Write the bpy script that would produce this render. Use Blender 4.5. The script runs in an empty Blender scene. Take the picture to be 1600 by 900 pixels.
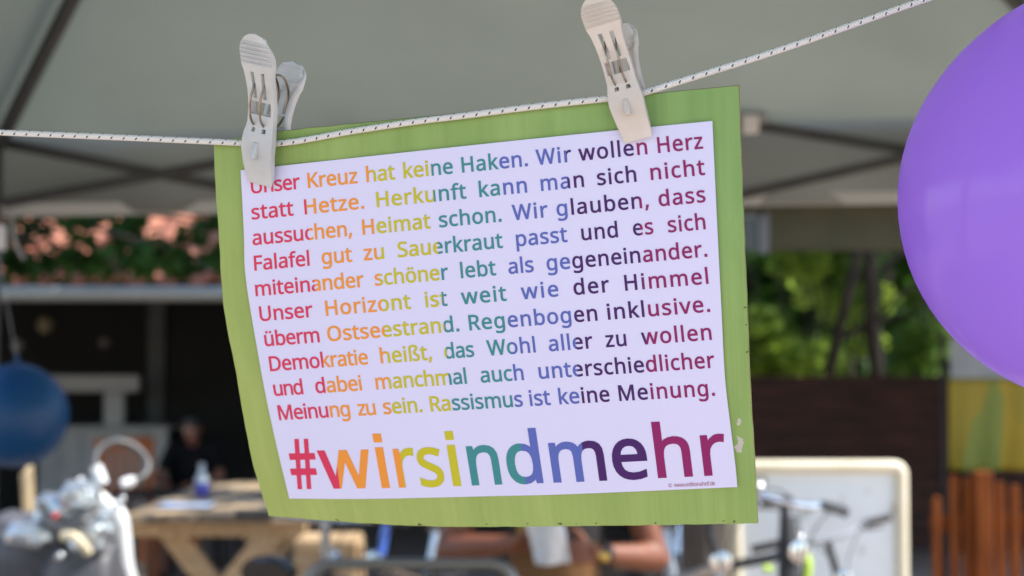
import bpy, bmesh, math, random
from math import radians as R, sin, cos, pi, sqrt, atan2
from mathutils import Vector, Matrix, Euler, noise
from mathutils.geometry import tessellate_polygon

random.seed(7)
SC = bpy.context.scene
COL = SC.collection
V = Vector

# ------------------------------------------------------------------ camera, sky, sun, exposure
FPX = 2222.2                       # 50 mm lens on a 36 mm sensor, in pixels of a 1600 px wide picture
CAM = V((0.0, 0.0, 1.4))
PITCH = math.atan(110 / FPX)
cam_data = bpy.data.cameras.new('camera')
cam_data.lens = 50
cam_data.sensor_width = 36
cam_data.clip_start = 0.05
cam_data.clip_end = 600
cam_data.dof.use_dof = True
cam_data.dof.focus_distance = 0.853
cam_data.dof.aperture_fstop = 6.6
cam_data.dof.aperture_blades = 0
cam = bpy.data.objects.new('camera', cam_data)
cam.location = CAM
cam.rotation_euler = (pi / 2 + PITCH, 0, 0)
COL.objects.link(cam)
SC.camera = cam

SUN_EL, SUN_AZ = R(55), R(96)      # azimuth measured from +Y (into the picture) towards +X (right)
SUN_DIR = V((sin(SUN_AZ) * cos(SUN_EL), cos(SUN_AZ) * cos(SUN_EL), sin(SUN_EL)))
world = bpy.data.worlds.new('World')
SC.world = world
world.use_nodes = True
wn = world.node_tree.nodes
sky = wn.new('ShaderNodeTexSky')
sky.sky_type = 'NISHITA'
sky.sun_disc = False
sky.sun_elevation = SUN_EL
sky.sun_rotation = SUN_AZ
sky.air_density = 1.0
sky.dust_density = 0.6
world.node_tree.links.new(sky.outputs[0], wn['Background'].inputs['Color'])
wn['Background'].inputs['Strength'].default_value = 0.15
sun_data = bpy.data.lights.new('sun', 'SUN')
sun_data.energy = 3.5
sun_data.angle = R(0.53)
sun_data.color = (1.0, 0.95, 0.87)
sun = bpy.data.objects.new('sun', sun_data)
sun.rotation_euler = SUN_DIR.to_track_quat('Z', 'Y').to_euler()
COL.objects.link(sun)
SC.view_settings.view_transform = 'Standard'
SC.view_settings.look = 'None'
SC.view_settings.gamma = 1
SC.view_settings.use_curve_mapping = False
SC.view_settings.exposure = 1.32
SC.cycles.max_bounces = 8
SC.cycles.diffuse_bounces = 4
SC.cycles.transmission_bounces = 6
SC.cycles.transparent_max_bounces = 8
SC.cycles.sample_clamp_indirect = 6
SC.cycles.use_denoising = True

FWD = V((0, cos(PITCH), sin(PITCH)))
UPV = V((0, -sin(PITCH), cos(PITCH)))
RGT = V((1, 0, 0))


def ray(px, py):
    return FWD + RGT * ((px - 800) / FPX) + UPV * ((450 - py) / FPX)


def at(px, py, Y):
    """world point seen at pixel (px, py) of the 1600x900 photograph, Y metres in front of the camera"""
    r = ray(px, py)
    return CAM + r * (Y / r.y)


def atd(px, py, d):
    return CAM + ray(px, py) * d


# ------------------------------------------------------------------ materials
MATS = {}


def pmat(name, col, rough=0.6, metal=0.0, col2=None, scale=8.0, detail=4.0, bump=0.0, bscale=None, coat=0.0,
         transl=0.0, tcol=None, spec=0.5, stretch=None, contrast=(0.35, 0.65), sheen=0.0):
    if name in MATS:
        return MATS[name]
    m = bpy.data.materials.new(name)
    m.use_nodes = True
    nt = m.node_tree
    b = nt.nodes['Principled BSDF']
    b.inputs['Base Color'].default_value = (*col, 1)
    b.inputs['Roughness'].default_value = rough
    b.inputs['Metallic'].default_value = metal
    b.inputs['Specular IOR Level'].default_value = spec
    b.inputs['Coat Weight'].default_value = coat
    b.inputs['Sheen Weight'].default_value = sheen
    tc = nt.nodes.new('ShaderNodeTexCoord')
    vec = tc.outputs['Object']
    if stretch:
        mp = nt.nodes.new('ShaderNodeMapping')
        mp.inputs['Scale'].default_value = stretch
        nt.links.new(vec, mp.inputs['Vector'])
        vec = mp.outputs[0]
    if col2:
        n = nt.nodes.new('ShaderNodeTexNoise')
        n.inputs['Scale'].default_value = scale
        n.inputs['Detail'].default_value = detail
        nt.links.new(vec, n.inputs['Vector'])
        rp = nt.nodes.new('ShaderNodeValToRGB')
        rp.color_ramp.elements[0].position = contrast[0]
        rp.color_ramp.elements[1].position = contrast[1]
        rp.color_ramp.elements[0].color = (*col, 1)
        rp.color_ramp.elements[1].color = (*col2, 1)
        nt.links.new(n.outputs['Fac'], rp.inputs[0])
        nt.links.new(rp.outputs[0], b.inputs['Base Color'])
    if bump:
        n2 = nt.nodes.new('ShaderNodeTexNoise')
        n2.inputs['Scale'].default_value = bscale or scale * 3
        n2.inputs['Detail'].default_value = 5
        nt.links.new(vec, n2.inputs['Vector'])
        bp = nt.nodes.new('ShaderNodeBump')
        bp.inputs['Strength'].default_value = bump
        bp.inputs['Distance'].default_value = 0.01
        nt.links.new(n2.outputs['Fac'], bp.inputs['Height'])
        nt.links.new(bp.outputs[0], b.inputs['Normal'])
    if transl:
        t = nt.nodes.new('ShaderNodeBsdfTranslucent')
        t.inputs['Color'].default_value = (*(tcol or col), 1)
        mx = nt.nodes.new('ShaderNodeMixShader')
        mx.inputs[0].default_value = transl
        nt.links.new(b.outputs[0], mx.inputs[1])
        nt.links.new(t.outputs[0], mx.inputs[2])
        nt.links.new(mx.outputs[0], nt.nodes['Material Output'].inputs['Surface'])
    MATS[name] = m
    return m


# ------------------------------------------------------------------ mesh building
class MB:
    def __init__(self):
        self.v, self.f, self.uv = [], [], {}

    def add(self, vs, fs):
        o = len(self.v)
        self.v += [V(p) for p in vs]
        self.f += [tuple(i + o for i in f) for f in fs]
        return o

    def box(self, c, s, rot=None):
        c = V(c)
        h = V(s) * 0.5
        m = rot if rot is not None else Matrix.Identity(3)
        vs = [c + m @ V((x * h.x, y * h.y, z * h.z)) for x in (-1, 1) for y in (-1, 1) for z in (-1, 1)]
        self.add(vs, [(0, 1, 3, 2), (4, 6, 7, 5), (0, 4, 5, 1), (2, 3, 7, 6), (0, 2, 6, 4), (1, 5, 7, 3)])
        return self

    def bar(self, a, b, w, h, up=(0, 0, 1)):
        """box-section bar from a to b, w wide and h high"""
        a, b = V(a), V(b)
        d = (b - a)
        L = d.length
        d.normalize()
        s = d.cross(V(up))
        if s.length < 1e-4:
            s = d.cross(V((0, 1, 0)))
        s.normalize()
        u = s.cross(d)
        m = Matrix((s, d, u)).transposed()
        return self.box((a + b) / 2, (w, L, h), m)

    def tube(self, pts, r, n=10, closed=False, caps=True):
        pts = [V(p) for p in pts]
        k = len(pts)
        rs = list(r) if isinstance(r, (list, tuple)) else [r] * k
        def tang(i):
            if closed:
                return (pts[(i + 1) % k] - pts[i - 1]).normalized()
            if i == 0:
                return (pts[1] - pts[0]).normalized()
            if i == k - 1:
                return (pts[-1] - pts[-2]).normalized()
            return (pts[i + 1] - pts[i - 1]).normalized()
        t0 = tang(0)
        nrm = t0.cross(V((0, 0, 1)))
        if nrm.length < 0.05:
            nrm = t0.cross(V((0, 1, 0)))
        nrm.normalize()
        vs, fs = [], []
        for i in range(k):
            t = tang(i)
            nrm = (nrm - t * nrm.dot(t)).normalized()
            bn = t.cross(nrm)
            for j in range(n):
                a = 2 * pi * j / n
                vs.append(pts[i] + (nrm * cos(a) + bn * sin(a)) * rs[i])
        m = k if closed else k - 1
        for i in range(m):
            i2 = (i + 1) % k
            for j in range(n):
                j2 = (j + 1) % n
                fs.append((i * n + j, i * n + j2, i2 * n + j2, i2 * n + j))
        if caps and not closed:
            fs.append(tuple(reversed(range(n))))
            fs.append(tuple((k - 1) * n + j for j in range(n)))
        self.add(vs, fs)
        return self

    def ball(self, c, r, rot=None, nu=16, nv=10):
        c = V(c)
        r = V((r, r, r)) if isinstance(r, (int, float)) else V(r)
        m = rot if rot is not None else Matrix.Identity(3)
        vs = [c + m @ V((0, 0, r.z))]
        for i in range(1, nv):
            t = pi * i / nv
            for j in range(nu):
                a = 2 * pi * j / nu
                vs.append(c + m @ V((r.x * sin(t) * cos(a), r.y * sin(t) * sin(a), r.z * cos(t))))
        vs.append(c + m @ V((0, 0, -r.z)))
        fs = [(0, 1 + j, 1 + (j + 1) % nu) for j in range(nu)]
        for i in range(nv - 2):
            for j in range(nu):
                a, b = 1 + i * nu + j, 1 + i * nu + (j + 1) % nu
                fs.append((a, a + nu, b + nu, b))
        l = len(vs) - 1
        fs += [(l, l - nu + (j + 1) % nu, l - nu + j) for j in range(nu)]
        self.add(vs, fs)
        return self

    def lathe(self, prof, c=(0, 0, 0), rot=None, n=24):
        c = V(c)
        m = rot if rot is not None else Matrix.Identity(3)
        vs = []
        for r, z in prof:
            for j in range(n):
                a = 2 * pi * j / n
                vs.append(c + m @ V((r * cos(a), r * sin(a), z)))
        fs = []
        for i in range(len(prof) - 1):
            for j in range(n):
                j2 = (j + 1) % n
                fs.append((i * n + j, i * n + j2, (i + 1) * n + j2, (i + 1) * n + j))
        self.add(vs, fs)
        return self

    def build(self, name, mat, parent=None, smooth=35, bevel=0.0, solid=0.0):
        me = bpy.data.meshes.new(name)
        me.from_pydata(self.v, [], self.f)
        me.update()
        bm = bmesh.new()
        bm.from_mesh(me)
        bmesh.ops.recalc_face_normals(bm, faces=bm.faces)
        bm.to_mesh(me)
        bm.free()
        if smooth:
            for p in me.polygons:
                p.use_smooth = True
            me.set_sharp_from_angle(angle=R(smooth))
        me.materials.append(mat)
        o = bpy.data.objects.new(name, me)
        COL.objects.link(o)
        if parent is not None:
            o.parent = parent
        if solid:
            s = o.modifiers.new('solid', 'SOLIDIFY')
            s.thickness = abs(solid)
            s.offset = -1 if solid > 0 else 1
        if bevel:
            b = o.modifiers.new('bevel', 'BEVEL')
            b.width = bevel
            b.segments = 2
            b.limit_method = 'ANGLE'
        return o


def tag(o, label=None, cat=None, group=None, kind=None):
    if label:
        o['label'] = label
    if cat:
        o['category'] = cat
    if group:
        o['group'] = group
    if kind:
        o['kind'] = kind
    return o


def empty(name, loc=(0, 0, 0), rot=(0, 0, 0), scale=1.0):
    o = bpy.data.objects.new(name, None)
    o.location = loc
    o.rotation_euler = rot
    o.scale = (scale,) * 3
    o.empty_display_size = 0.1
    COL.objects.link(o)
    return o


def copy_tree(o, parent=None):
    kids = [c for c in COL.objects if c.parent == o]
    c = o.copy()
    COL.objects.link(c)
    c.parent = parent
    for k in kids:
        copy_tree(k, c)
    return c


def spline(pts, n=8):
    """Catmull-Rom through pts"""
    pts = [V(p) for p in pts]
    P = [pts[0] * 2 - pts[1]] + pts + [pts[-1] * 2 - pts[-2]]
    out = []
    for i in range(1, len(P) - 2):
        a, b, c, d = P[i - 1:i + 3]
        for k in range(n):
            t = k / n
            out.append(0.5 * ((2 * b) + (c - a) * t + (2 * a - 5 * b + 4 * c - d) * t * t + (3 * b - a - 3 * c + d) * t ** 3))
    out.append(pts[-1])
    return out


def interp(tab, x):
    """piecewise linear table lookup: tab = [(x, y), ...] with rising x, extended at both ends"""
    for i in range(len(tab) - 1):
        if x <= tab[i + 1][0] or i == len(tab) - 2:
            (a, p), (b, q) = tab[i], tab[i + 1]
            return p + (q - p) * (x - a) / (b - a)
# ================================================================== SETTING
M_ground = pmat('paving_gravel', (0.36, 0.265, 0.20), 0.9, col2=(0.47, 0.36, 0.28), scale=14, bump=0.6, bscale=60)
g = MB()
N = 24
S = 300
g.add([(-S, -S, 0), (S, -S, 0), (S, S, 0), (-S, S, 0)], [(0, 1, 2, 3)])
tag(g.build('ground', M_ground, smooth=0), kind='structure')

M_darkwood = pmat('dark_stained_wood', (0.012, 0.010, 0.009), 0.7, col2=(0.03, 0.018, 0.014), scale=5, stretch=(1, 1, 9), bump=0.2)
M_brownwall = pmat('brown_plank_wall', (0.038, 0.018, 0.012), 0.75, col2=(0.10, 0.036, 0.022), scale=3, stretch=(1, 1, 8), bump=0.3)
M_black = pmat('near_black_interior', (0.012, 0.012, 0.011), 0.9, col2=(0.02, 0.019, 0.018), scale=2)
M_gutter = pmat('zinc_gutter', (0.30, 0.33, 0.32), 0.5, metal=0.1, col2=(0.25, 0.28, 0.27), scale=6)
M_offwhite = pmat('grey_white_paint', (0.44, 0.43, 0.41), 0.6, col2=(0.36, 0.35, 0.34), scale=5)
M_olive = pmat('olive_fascia_paint', (0.042, 0.038, 0.014), 0.8, col2=(0.055, 0.049, 0.02), scale=4)


def tile_material():
    m = bpy.data.materials.new('salmon_clay_tile')
    m.use_nodes = True
    nt = m.node_tree
    b = nt.nodes['Principled BSDF']
    b.inputs['Roughness'].default_value = 0.8
    tc = nt.nodes.new('ShaderNodeTexCoord')
    n = nt.nodes.new('ShaderNodeTexNoise')
    n.inputs['Scale'].default_value = 5
    n.inputs['Detail'].default_value = 6
    rp = nt.nodes.new('ShaderNodeValToRGB')
    rp.color_ramp.elements[0].position = 0.3
    rp.color_ramp.elements[1].position = 0.7
    rp.color_ramp.elements[0].color = (0.22, 0.065, 0.038, 1)
    rp.color_ramp.elements[1].color = (0.48, 0.20, 0.125, 1)
    nt.links.new(tc.outputs['Object'], n.inputs['Vector'])
    nt.links.new(n.outputs['Fac'], rp.inputs[0])
    nt.links.new(rp.outputs[0], b.inputs['Base Color'])
    return m


# ---- the porch building on the left: tiled roof, pale gutter, dark open interior
ze = at(100, 460, 8.4).z
house = empty('porch_building', (-2.6, 10.5, 0))
tag(house, 'low dark porch building with red tiled roof and pale gutter behind the cardboard sign', 'building')


def rel(mb, o):
    """move world-space vertices into the local space of an un-rotated empty"""
    l = V(o.location)
    mb.v = [p - l for p in mb.v]
    return mb


HX0, HX1 = -6.5, 1.0
roof = MB()
nx, ny = 150, 14
vs, fs = [], []
for j in range(ny * 2):
    row, top = j // 2, j % 2
    yy = 8.3 + (row + top) * (5.2 / ny)
    zz = ze + 0.06 + (row + top) * (3.4 / ny) + (0.0 if top else 0.035)
    for i in range(nx + 1):
        x = HX0 - 0.3 + (HX1 - HX0 + 0.6) * i / nx
        vs.append((x, yy, zz + 0.022 * sin(i * 1.9)))
for j in range(ny * 2 - 1):
    for i in range(nx):
        a = j * (nx + 1) + i
        fs.append((a, a + 1, a + nx + 2, a + nx + 1))
roof.add(vs, fs)
ro = rel(roof, house).build('roof', tile_material(), house, smooth=0, solid=0.04)
b = MB()
b.tube([(HX0 - .3, 8.25, ze), (HX1 + .3, 8.25, ze)], 0.042, 12)
b.box(((HX0 + HX1) / 2, 8.33, ze + 0.0), (HX1 - HX0 + .6, 0.03, 0.085))
rel(b, house).build('gutter', M_gutter, ro)
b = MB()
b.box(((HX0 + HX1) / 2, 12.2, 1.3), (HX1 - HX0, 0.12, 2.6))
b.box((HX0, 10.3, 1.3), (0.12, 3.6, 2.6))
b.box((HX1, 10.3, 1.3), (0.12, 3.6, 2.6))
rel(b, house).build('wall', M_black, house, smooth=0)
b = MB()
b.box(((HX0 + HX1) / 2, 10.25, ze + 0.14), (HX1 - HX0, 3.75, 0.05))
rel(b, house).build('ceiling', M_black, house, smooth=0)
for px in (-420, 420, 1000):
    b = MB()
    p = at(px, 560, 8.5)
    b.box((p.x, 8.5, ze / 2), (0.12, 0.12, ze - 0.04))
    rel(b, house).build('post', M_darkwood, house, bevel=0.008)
# tall narrow door leaf in the depth of the porch, faintly grey
b = MB()
p0, p1 = at(232, 500, 12.1), at(256, 705, 12.1)
b.box(((p0.x + p1.x) / 2, 12.1, 0.95), (p1.x - p0.x, 0.05, 1.9))
rel(b, house).build('door', pmat('grey_door_paint', (0.10, 0.11, 0.11), 0.6, col2=(0.07, 0.078, 0.078)), house, bevel=0.006)

# ---- serving counter in the porch: pale beam, one post, pale front panel
ct = at(150, 650, 11.4)
counter = empty('serving_counter', (ct.x, 11.4, 0))
tag(counter, 'pale grey serving counter with a beam on one post in the dark porch', 'counter')
p0, p1 = at(62, 586, 11.3), at(218, 612, 11.3)
b = MB().box(((p0.x + p1.x) / 2, 11.3, (p0.z + p1.z) / 2), (p1.x - p0.x, 0.1, p0.z - p1.z))
rel(b, counter).build('beam', M_offwhite, counter, bevel=0.008)
for q in ((164, 194), (62, 80)):
    p2, p3 = at(q[0], 612, 11.3), at(q[1], 668, 11.3)
    b = MB().box(((p2.x + p3.x) / 2, 11.31, (p1.z + p3.z) / 2), (p3.x - p2.x, 0.08, p1.z - p3.z - 0.004))
    rel(b, counter).build('post', M_offwhite, counter, bevel=0.006)
p4, p5 = at(62, 668, 11.28), at(262, 770, 11.28)
b = MB()
for k in range(6):
    w = (p5.x - p4.x) / 6
    b.box((p4.x + w * (k + .5), 11.28, p4.z / 2), (w - 0.006, 0.06, p4.z - 0.04))
rel(b, counter).build('front_panel', M_offwhite, counter, bevel=0.004)
b = MB().box(((p4.x + p5.x) / 2, 11.4, p4.z + 0.0), (p5.x - p4.x + 0.06, 0.5, 0.035))
rel(b, counter).build('counter_top', M_offwhite, counter, bevel=0.006)

# ---- small pale lamps hanging in the porch
for px, py, r, colr, lab in ((70, 508, 0.055, (0.20, 0.18, 0.10), 'round yellowish paper lamp hanging from the porch ceiling'),
                            (27, 540, 0.042, (0.20, 0.21, 0.21), 'small white globe lamp hanging lowest in the porch'),
                            (163, 535, 0.035, (0.12, 0.10, 0.105), 'dim pinkish lamp hanging above the serving counter')):
    p = at(px, py, 10.2)
    t = empty('hanging_lamp', p)
    tag(t, lab, 'lamp', 'lamps hanging in the porch')
    MB().lathe([(0.002, r * 1.1), (r * .6, r * .9), (r, r * .2), (r * .95, -r * .35), (r * .5, -r * .95), (0.002, -r)]).build(
        'lamp_shade', pmat('lamp_paper_%d' % px, colr, 0.7), t)
    MB().tube([(0, 0, r), (0, 0, ze + 0.12 - p.z)], 0.004, 6).build('cord', M_black, t)

# ---- the garden shelter on the right: olive fascia, dark half wall, open above
SX0, SX1, SY0, SY1 = 1.17, 5.6, 8.0, 10.5
zf0, zf1 = at(1300, 392, SY0).z, at(1300, 308, SY0).z
zw = at(1300, 587, SY1).z
shel = empty('garden_shelter', ((SX0 + SX1) / 2, 9.2, 0))
tag(shel, 'open garden shelter with olive fascia and dark brown plank half wall', 'shelter')
b = MB().box(((SX0 + SX1) / 2, SY0, (zf0 + zf1) / 2), (SX1 - SX0, 0.06, zf1 - zf0))
rel(b, shel).build('fascia', M_olive, shel, bevel=0.006)
b = MB().box(((SX0 + SX1) / 2, (SY0 + SY1) / 2, zf1 + 0.06), (SX1 - SX0 + .3, SY1 - SY0 + .5, 0.06), Matrix.Rotation(R(1.5), 3, 'X'))
rel(b, shel).build('roof', M_darkwood, shel)
b = MB()
nb = 9
for k in range(nb):
    h = zw / nb
    b.box(((SX0 + SX1) / 2, SY1 + 0.006 * (k % 2), h * (k + .5)), (SX1 - SX0, 0.035, h - 0.004))
b.box(((SX0 + SX1) / 2, SY1 + 0.04, zw / 2), (SX1 - SX0, 0.02, zw - 0.01))
rel(b, shel).build('half_wall', M_brownwall, shel, smooth=0)
b = MB().box((SX1, (SY0 + SY1) / 2, 1.1), (0.05, SY1 - SY0, 2.2))
rel(b, shel).build('side_wall', M_darkwood, shel, smooth=0)
for x, y in ((SX0 + .06, SY0 + .12), (SX1 - .06, SY0 + .12), (SX0 + .06, SY1 - .1), (at(1500, 500, SY1).x, SY1 - .1)):
    b = MB().box((x, y, zf0 / 2 + .05), (0.11, 0.11, zf0 + .1))
    rel(b, shel).build('post', M_darkwood, shel, bevel=0.006)
# dark little window set in a grey frame at the left end of the fascia
p0, p1 = at(1140, 338, SY0 - 0.05), at(1184, 392, SY0 - 0.05)
wf = MB()
wf.box(((p0.x + p1.x) / 2, SY0 - 0.055, p0.z), (p1.x - p0.x + .06, 0.04, 0.03))
wf.box((p1.x + .03, SY0 - 0.055, (p0.z + p1.z) / 2), (0.06, 0.04, p0.z - p1.z + .03))
wf.box((p0.x - .03, SY0 - 0.055, (p0.z + p1.z) / 2), (0.06, 0.04, p0.z - p1.z + .03))
wo = rel(wf, shel).build('window', pmat('grey_window_frame', (0.12, 0.125, 0.12), 0.6), shel, bevel=0.004)
rel(MB().box(((p0.x + p1.x) / 2, SY0 - 0.045, (p0.z + p1.z) / 2), (p1.x - p0.x, 0.012, p0.z - p1.z)), shel).build(
    'pane', pmat('dark_window_glass', (0.01, 0.011, 0.012), 0.12), wo)

# ---- yellow banner under a white board on a rail in the shelter
bn = empty('yellow_banner', at(1560, 650, 8.9))
tag(bn, 'olive yellow banner with a white header strip behind the picket fence', 'banner')
q0, q1 = at(1482, 592, 8.9), at(1680, 735, 8.9)
nb = 26
vs, fs = [], []
for j in range(13):
    for i in range(nb + 1):
        x = q0.x + (q1.x - q0.x) * i / nb
        z = q0.z + (q1.z - q0.z) * j / 12
        vs.append(V((x, 8.9 + 0.02 * sin(i * 1.1 + j * .1) * (0.3 + j / 12), z)) - bn.location)
for j in range(12):
    for i in range(nb):
        a = j * (nb + 1) + i
        fs.append((a, a + 1, a + nb + 2, a + nb + 1))
b = MB()
b.add(vs, fs)
mb_ = bpy.data.materials.new('yellow_banner_print')
mb_.use_nodes = True
nt = mb_.node_tree
pb = nt.nodes['Principled BSDF']
pb.inputs['Roughness'].default_value = 0.7
tc = nt.nodes.new('ShaderNodeTexCoord')
mp = nt.nodes.new('ShaderNodeMapping')
mp.inputs['Scale'].default_value = (5.5, 1, 1.4)
vo = nt.nodes.new('ShaderNodeTexVoronoi')
vo.inputs['Scale'].default_value = 1.3
nt.links.new(tc.outputs['Object'], mp.inputs['Vector'])
nt.links.new(mp.outputs[0], vo.inputs['Vector'])
rp = nt.nodes.new('ShaderNodeValToRGB')
rp.color_ramp.interpolation = 'CONSTANT'
for e, c in zip(rp.color_ramp.elements, ((0.27, 0.20, 0.012, 1), (0.32, 0.22, 0.010, 1))):
    e.color = c
rp.color_ramp.elements[1].position = 0.4
for pos, c in ((0.62, (0.17, 0.20, 0.03, 1)), (0.78, (0.32, 0.18, 0.01, 1)), (0.9, (0.10, 0.11, 0.09, 1))):
    e = rp.color_ramp.elements.new(pos)
    e.color = c
sp = nt.nodes.new('ShaderNodeSeparateColor')
nt.links.new(vo.outputs['Color'], sp.inputs[0])
nt.links.new(sp.outputs[0], rp.inputs[0])
nt.links.new(rp.outputs[0], pb.inputs['Base Color'])
b.build('cloth', mb_, bn, solid=0.003)
h0, h1 = at(1484, 528, 8.9), at(1680, 591, 8.9)
MB().box(V(((h0.x + h1.x) / 2, 8.9, (h0.z + h1.z) / 2)) - bn.location, (h1.x - h0.x, 0.02, h0.z - h1.z)).build(
    'header', pmat('banner_white', (0.27, 0.28, 0.28), 0.6, col2=(0.22, 0.23, 0.23)), bn, bevel=0.003)
for x in (q0.x - .03, q1.x + .03):
    MB().tube([V((x, 8.93, 0)) - bn.location, V((x, 8.93, h0.z + .05)) - bn.location], 0.018, 8).build('pole', M_darkwood, bn)

# ---- picket fence, reddish brown, in front of the banner
M_picket = pmat('red_brown_fence_wood', (0.13, 0.034, 0.007), 0.8, col2=(0.20, 0.056, 0.012), scale=5, spec=0.15, stretch=(6, 6, 1), bump=0.2)
FY = 6.4
fr = empty('picket_fence', at(1560, 560, FY))
fr.location.z = 0
tag(fr, 'reddish brown wooden picket fence with rounded tops below the banner', 'fence')


def picket(x, w, top, thick=0.022, yy=0.0):
    b = MB()
    h = top
    n = 10
    out = [V((-w / 2, 0, 0.04)), V((w / 2, 0, 0.04))]
    for k in range(n + 1):
        a = pi * k / n
        out.append(V((w / 2 * cos(a), 0, h - w / 2 + w / 2 * sin(a))))
    m = len(out)
    vs = [p + V((x, FY + yy - thick / 2, 0)) - fr.location for p in out] + [p + V((x, FY + yy + thick / 2, 0)) - fr.location for p in out]
    b.add(vs, [tuple(range(m)), tuple(range(2 * m - 1, m - 1, -1))] + [(i, (i + 1) % m, m + (i + 1) % m, m + i) for i in range(m)])
    return b.build('picket', M_picket, fr, bevel=0.003)


for px, w, py in ((1463, 13, 775), (1490, 14, 743), (1511, 13, 746), (1562, 15, 752), (1585, 15, 757), (1612, 14, 752), (1637, 14, 749), (1662, 14, 753), (1690, 14, 750)):
    p = at(px, py, FY)
    picket(p.x, w / FPX * FY, p.z)
p = at(1531, 735, FY)
wpost = 27 / FPX * FY
MB().box(V((p.x, FY - 0.02, p.z / 2)) - fr.location, (wpost, 0.08, p.z)).build('post', M_picket, fr, bevel=0.008)
for py in (818, 1010):
    a, c = at(1455, py, FY + .03), at(1700, py, FY + .03)
    MB().box(V(((a.x + c.x) / 2, FY + .035, a.z)) - fr.location, (c.x - a.x, 0.03, 0.07)).build('rail', M_picket, fr, bevel=0.004)
# ================================================================== TREES AND BUSHES
import numpy as np
RNG = np.random.default_rng(11)


def leaf_mat(name, c1, c2, tr=0.45):
    m = pmat(name, c1, 0.55, col2=c2, spec=0.2, scale=1.6, detail=3, transl=tr, tcol=tuple(min(1, x * 1.5) for x in c2), contrast=(0.4, 0.62))
    return m


def foliage(name, mat, parent, clumps, n, size, flat=0.5):
    """n small folded leaves scattered in the clumps [(centre, radii)], in the parent's space"""
    w = np.array([r[0] * r[1] * r[2] for _, r in clumps]) ** 0.7
    idx = RNG.choice(len(clumps), n, p=w / w.sum())
    C = np.array([tuple(c) for c, _ in clumps])[idx]
    Rr = np.array([r for _, r in clumps])[idx]
    d = RNG.normal(size=(n, 3))
    d /= np.linalg.norm(d, axis=1)[:, None]
    p = C + d * Rr * (RNG.random((n, 1)) ** 0.45)
    a = RNG.normal(size=(n, 3))
    a[:, 2] *= flat
    a /= np.linalg.norm(a, axis=1)[:, None]
    up = RNG.normal(size=(n, 3)) + np.array((0, 0, 1.0))
    s = np.cross(a, up)
    s /= np.linalg.norm(s, axis=1)[:, None] + 1e-9
    nn = np.cross(s, a)
    L = size * RNG.uniform(0.6, 1.3, (n, 1))
    W = L * 0.33
    v = np.stack([p - a * L * .5, p + s * W + nn * W * .35, p + a * L * .5, p - s * W + nn * W * .35], axis=1).reshape(-1, 3)
    me = bpy.data.meshes.new(name)
    k = np.arange(n)[:, None] * 4
    f = np.concatenate([k + [0, 1, 2], k + [0, 2, 3]], axis=1).reshape(-1, 3)
    me.from_pydata(v.tolist(), [], f.tolist())
    me.materials.append(mat)
    o = bpy.data.objects.new(name, me)
    COL.objects.link(o)
    o.parent = parent
    return o


def limb(mb, a, b, r0, r1, wob=0.08, n=8):
    a, b = V(a), V(b)
    pts, rs = [], []
    for i in range(n + 1):
        t = i / n
        j = V((random.uniform(-1, 1), random.uniform(-1, 1), 0)) * wob * sin(pi * t)
        pts.append(a.lerp(b, t) + j)
        rs.append(r0 + (r1 - r0) * t)
    mb.tube(pts, rs, 9)


M_bark = pmat('dark_bark', (0.035, 0.027, 0.020), 0.9, col2=(0.075, 0.06, 0.045), scale=9, stretch=(1, 1, .25), bump=0.7)
M_leafA = leaf_mat('leaf_mid_green', (0.06, 0.12, 0.018), (0.13, 0.22, 0.035))
M_leafB = leaf_mat('leaf_yellow_green', (0.13, 0.21, 0.03), (0.25, 0.35, 0.05), 0.5)
M_leafC = leaf_mat('leaf_deep_green', (0.012, 0.034, 0.008), (0.035, 0.095, 0.012), 0.3)

# unseen tree added for dappled shade: trunk behind the sign, crown above the tent
tr = empty('added_shade_tree', (0.95, 7.5, 0))
tag(tr, 'big leafy tree added out of view behind the sign to cast dappled shade', 'tree')
b = MB()
limb(b, (0, 0, -0.05), (0.1, 0.1, 3.6), 0.17, 0.12)
for e in ((2.6, 0.8, 5.2), (-1.8, 0.6, 5.4), (1.0, 1.6, 5.9), (4.2, .2, 5.4), (0.2, -.6, 5.6)):
    limb(b, (0.1, 0.1, 3.3), e, 0.08, 0.02, 0.2)
b.build('trunk', M_bark, tr)
cl = []
for k in range(46):
    x = random.uniform(-2.2, 5.6)
    y = random.uniform(-1.5, 3.6)
    z = random.uniform(4.6, 6.6)
    r = random.uniform(0.35, 0.75)
    cl.append(((x, y, z), (r, r, r * .7)))
foliage('crown', M_leafA, tr, cl, 19000, 0.15)

# tree hanging in front of the tiled roof, at the left
tl = empty('roof_side_tree', (-3.6, 7.3, 0))
tag(tl, 'dark leafy tree hanging in front of the red tiled roof', 'tree')
b = MB()
limb(b, (0, 0, -0.05), (0.2, 0.1, 3.0), 0.11, 0.06)
o0 = V(tl.location)
for px, py, yy in ((60, 380, 7.3), (170, 360, 7.4), (260, 385, 7.2), (330, 350, 7.4)):
    q = at(px, py, yy) - o0
    limb(b, (0.15, 0.05, 2.4), q, 0.03, 0.007, 0.1)
b.build('trunk', M_bark, tl)
cl = []
for px, py, rr in ((45, 352, 42), (120, 345, 30), (205, 372, 44), (265, 408, 28), (330, 345, 22), (300, 372, 24), (170, 415, 30), (95, 412, 28),
                   (15, 395, 45), (345, 412, 24), (60, 418, 26), (130, 405, 36), (290, 416, 26), (20, 412, 28), (330, 398, 26), (235, 405, 34), (225, 414, 24), (390, 380, 50), (-60, 380, 60), (150, 300, 60), (300, 300, 40)):
    c = at(px, py, 7.3 + random.uniform(-.3, .3)) - o0
    r = rr / FPX * 7.3
    cl.append((tuple(c), (r, r * 1.4, r)))
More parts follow.
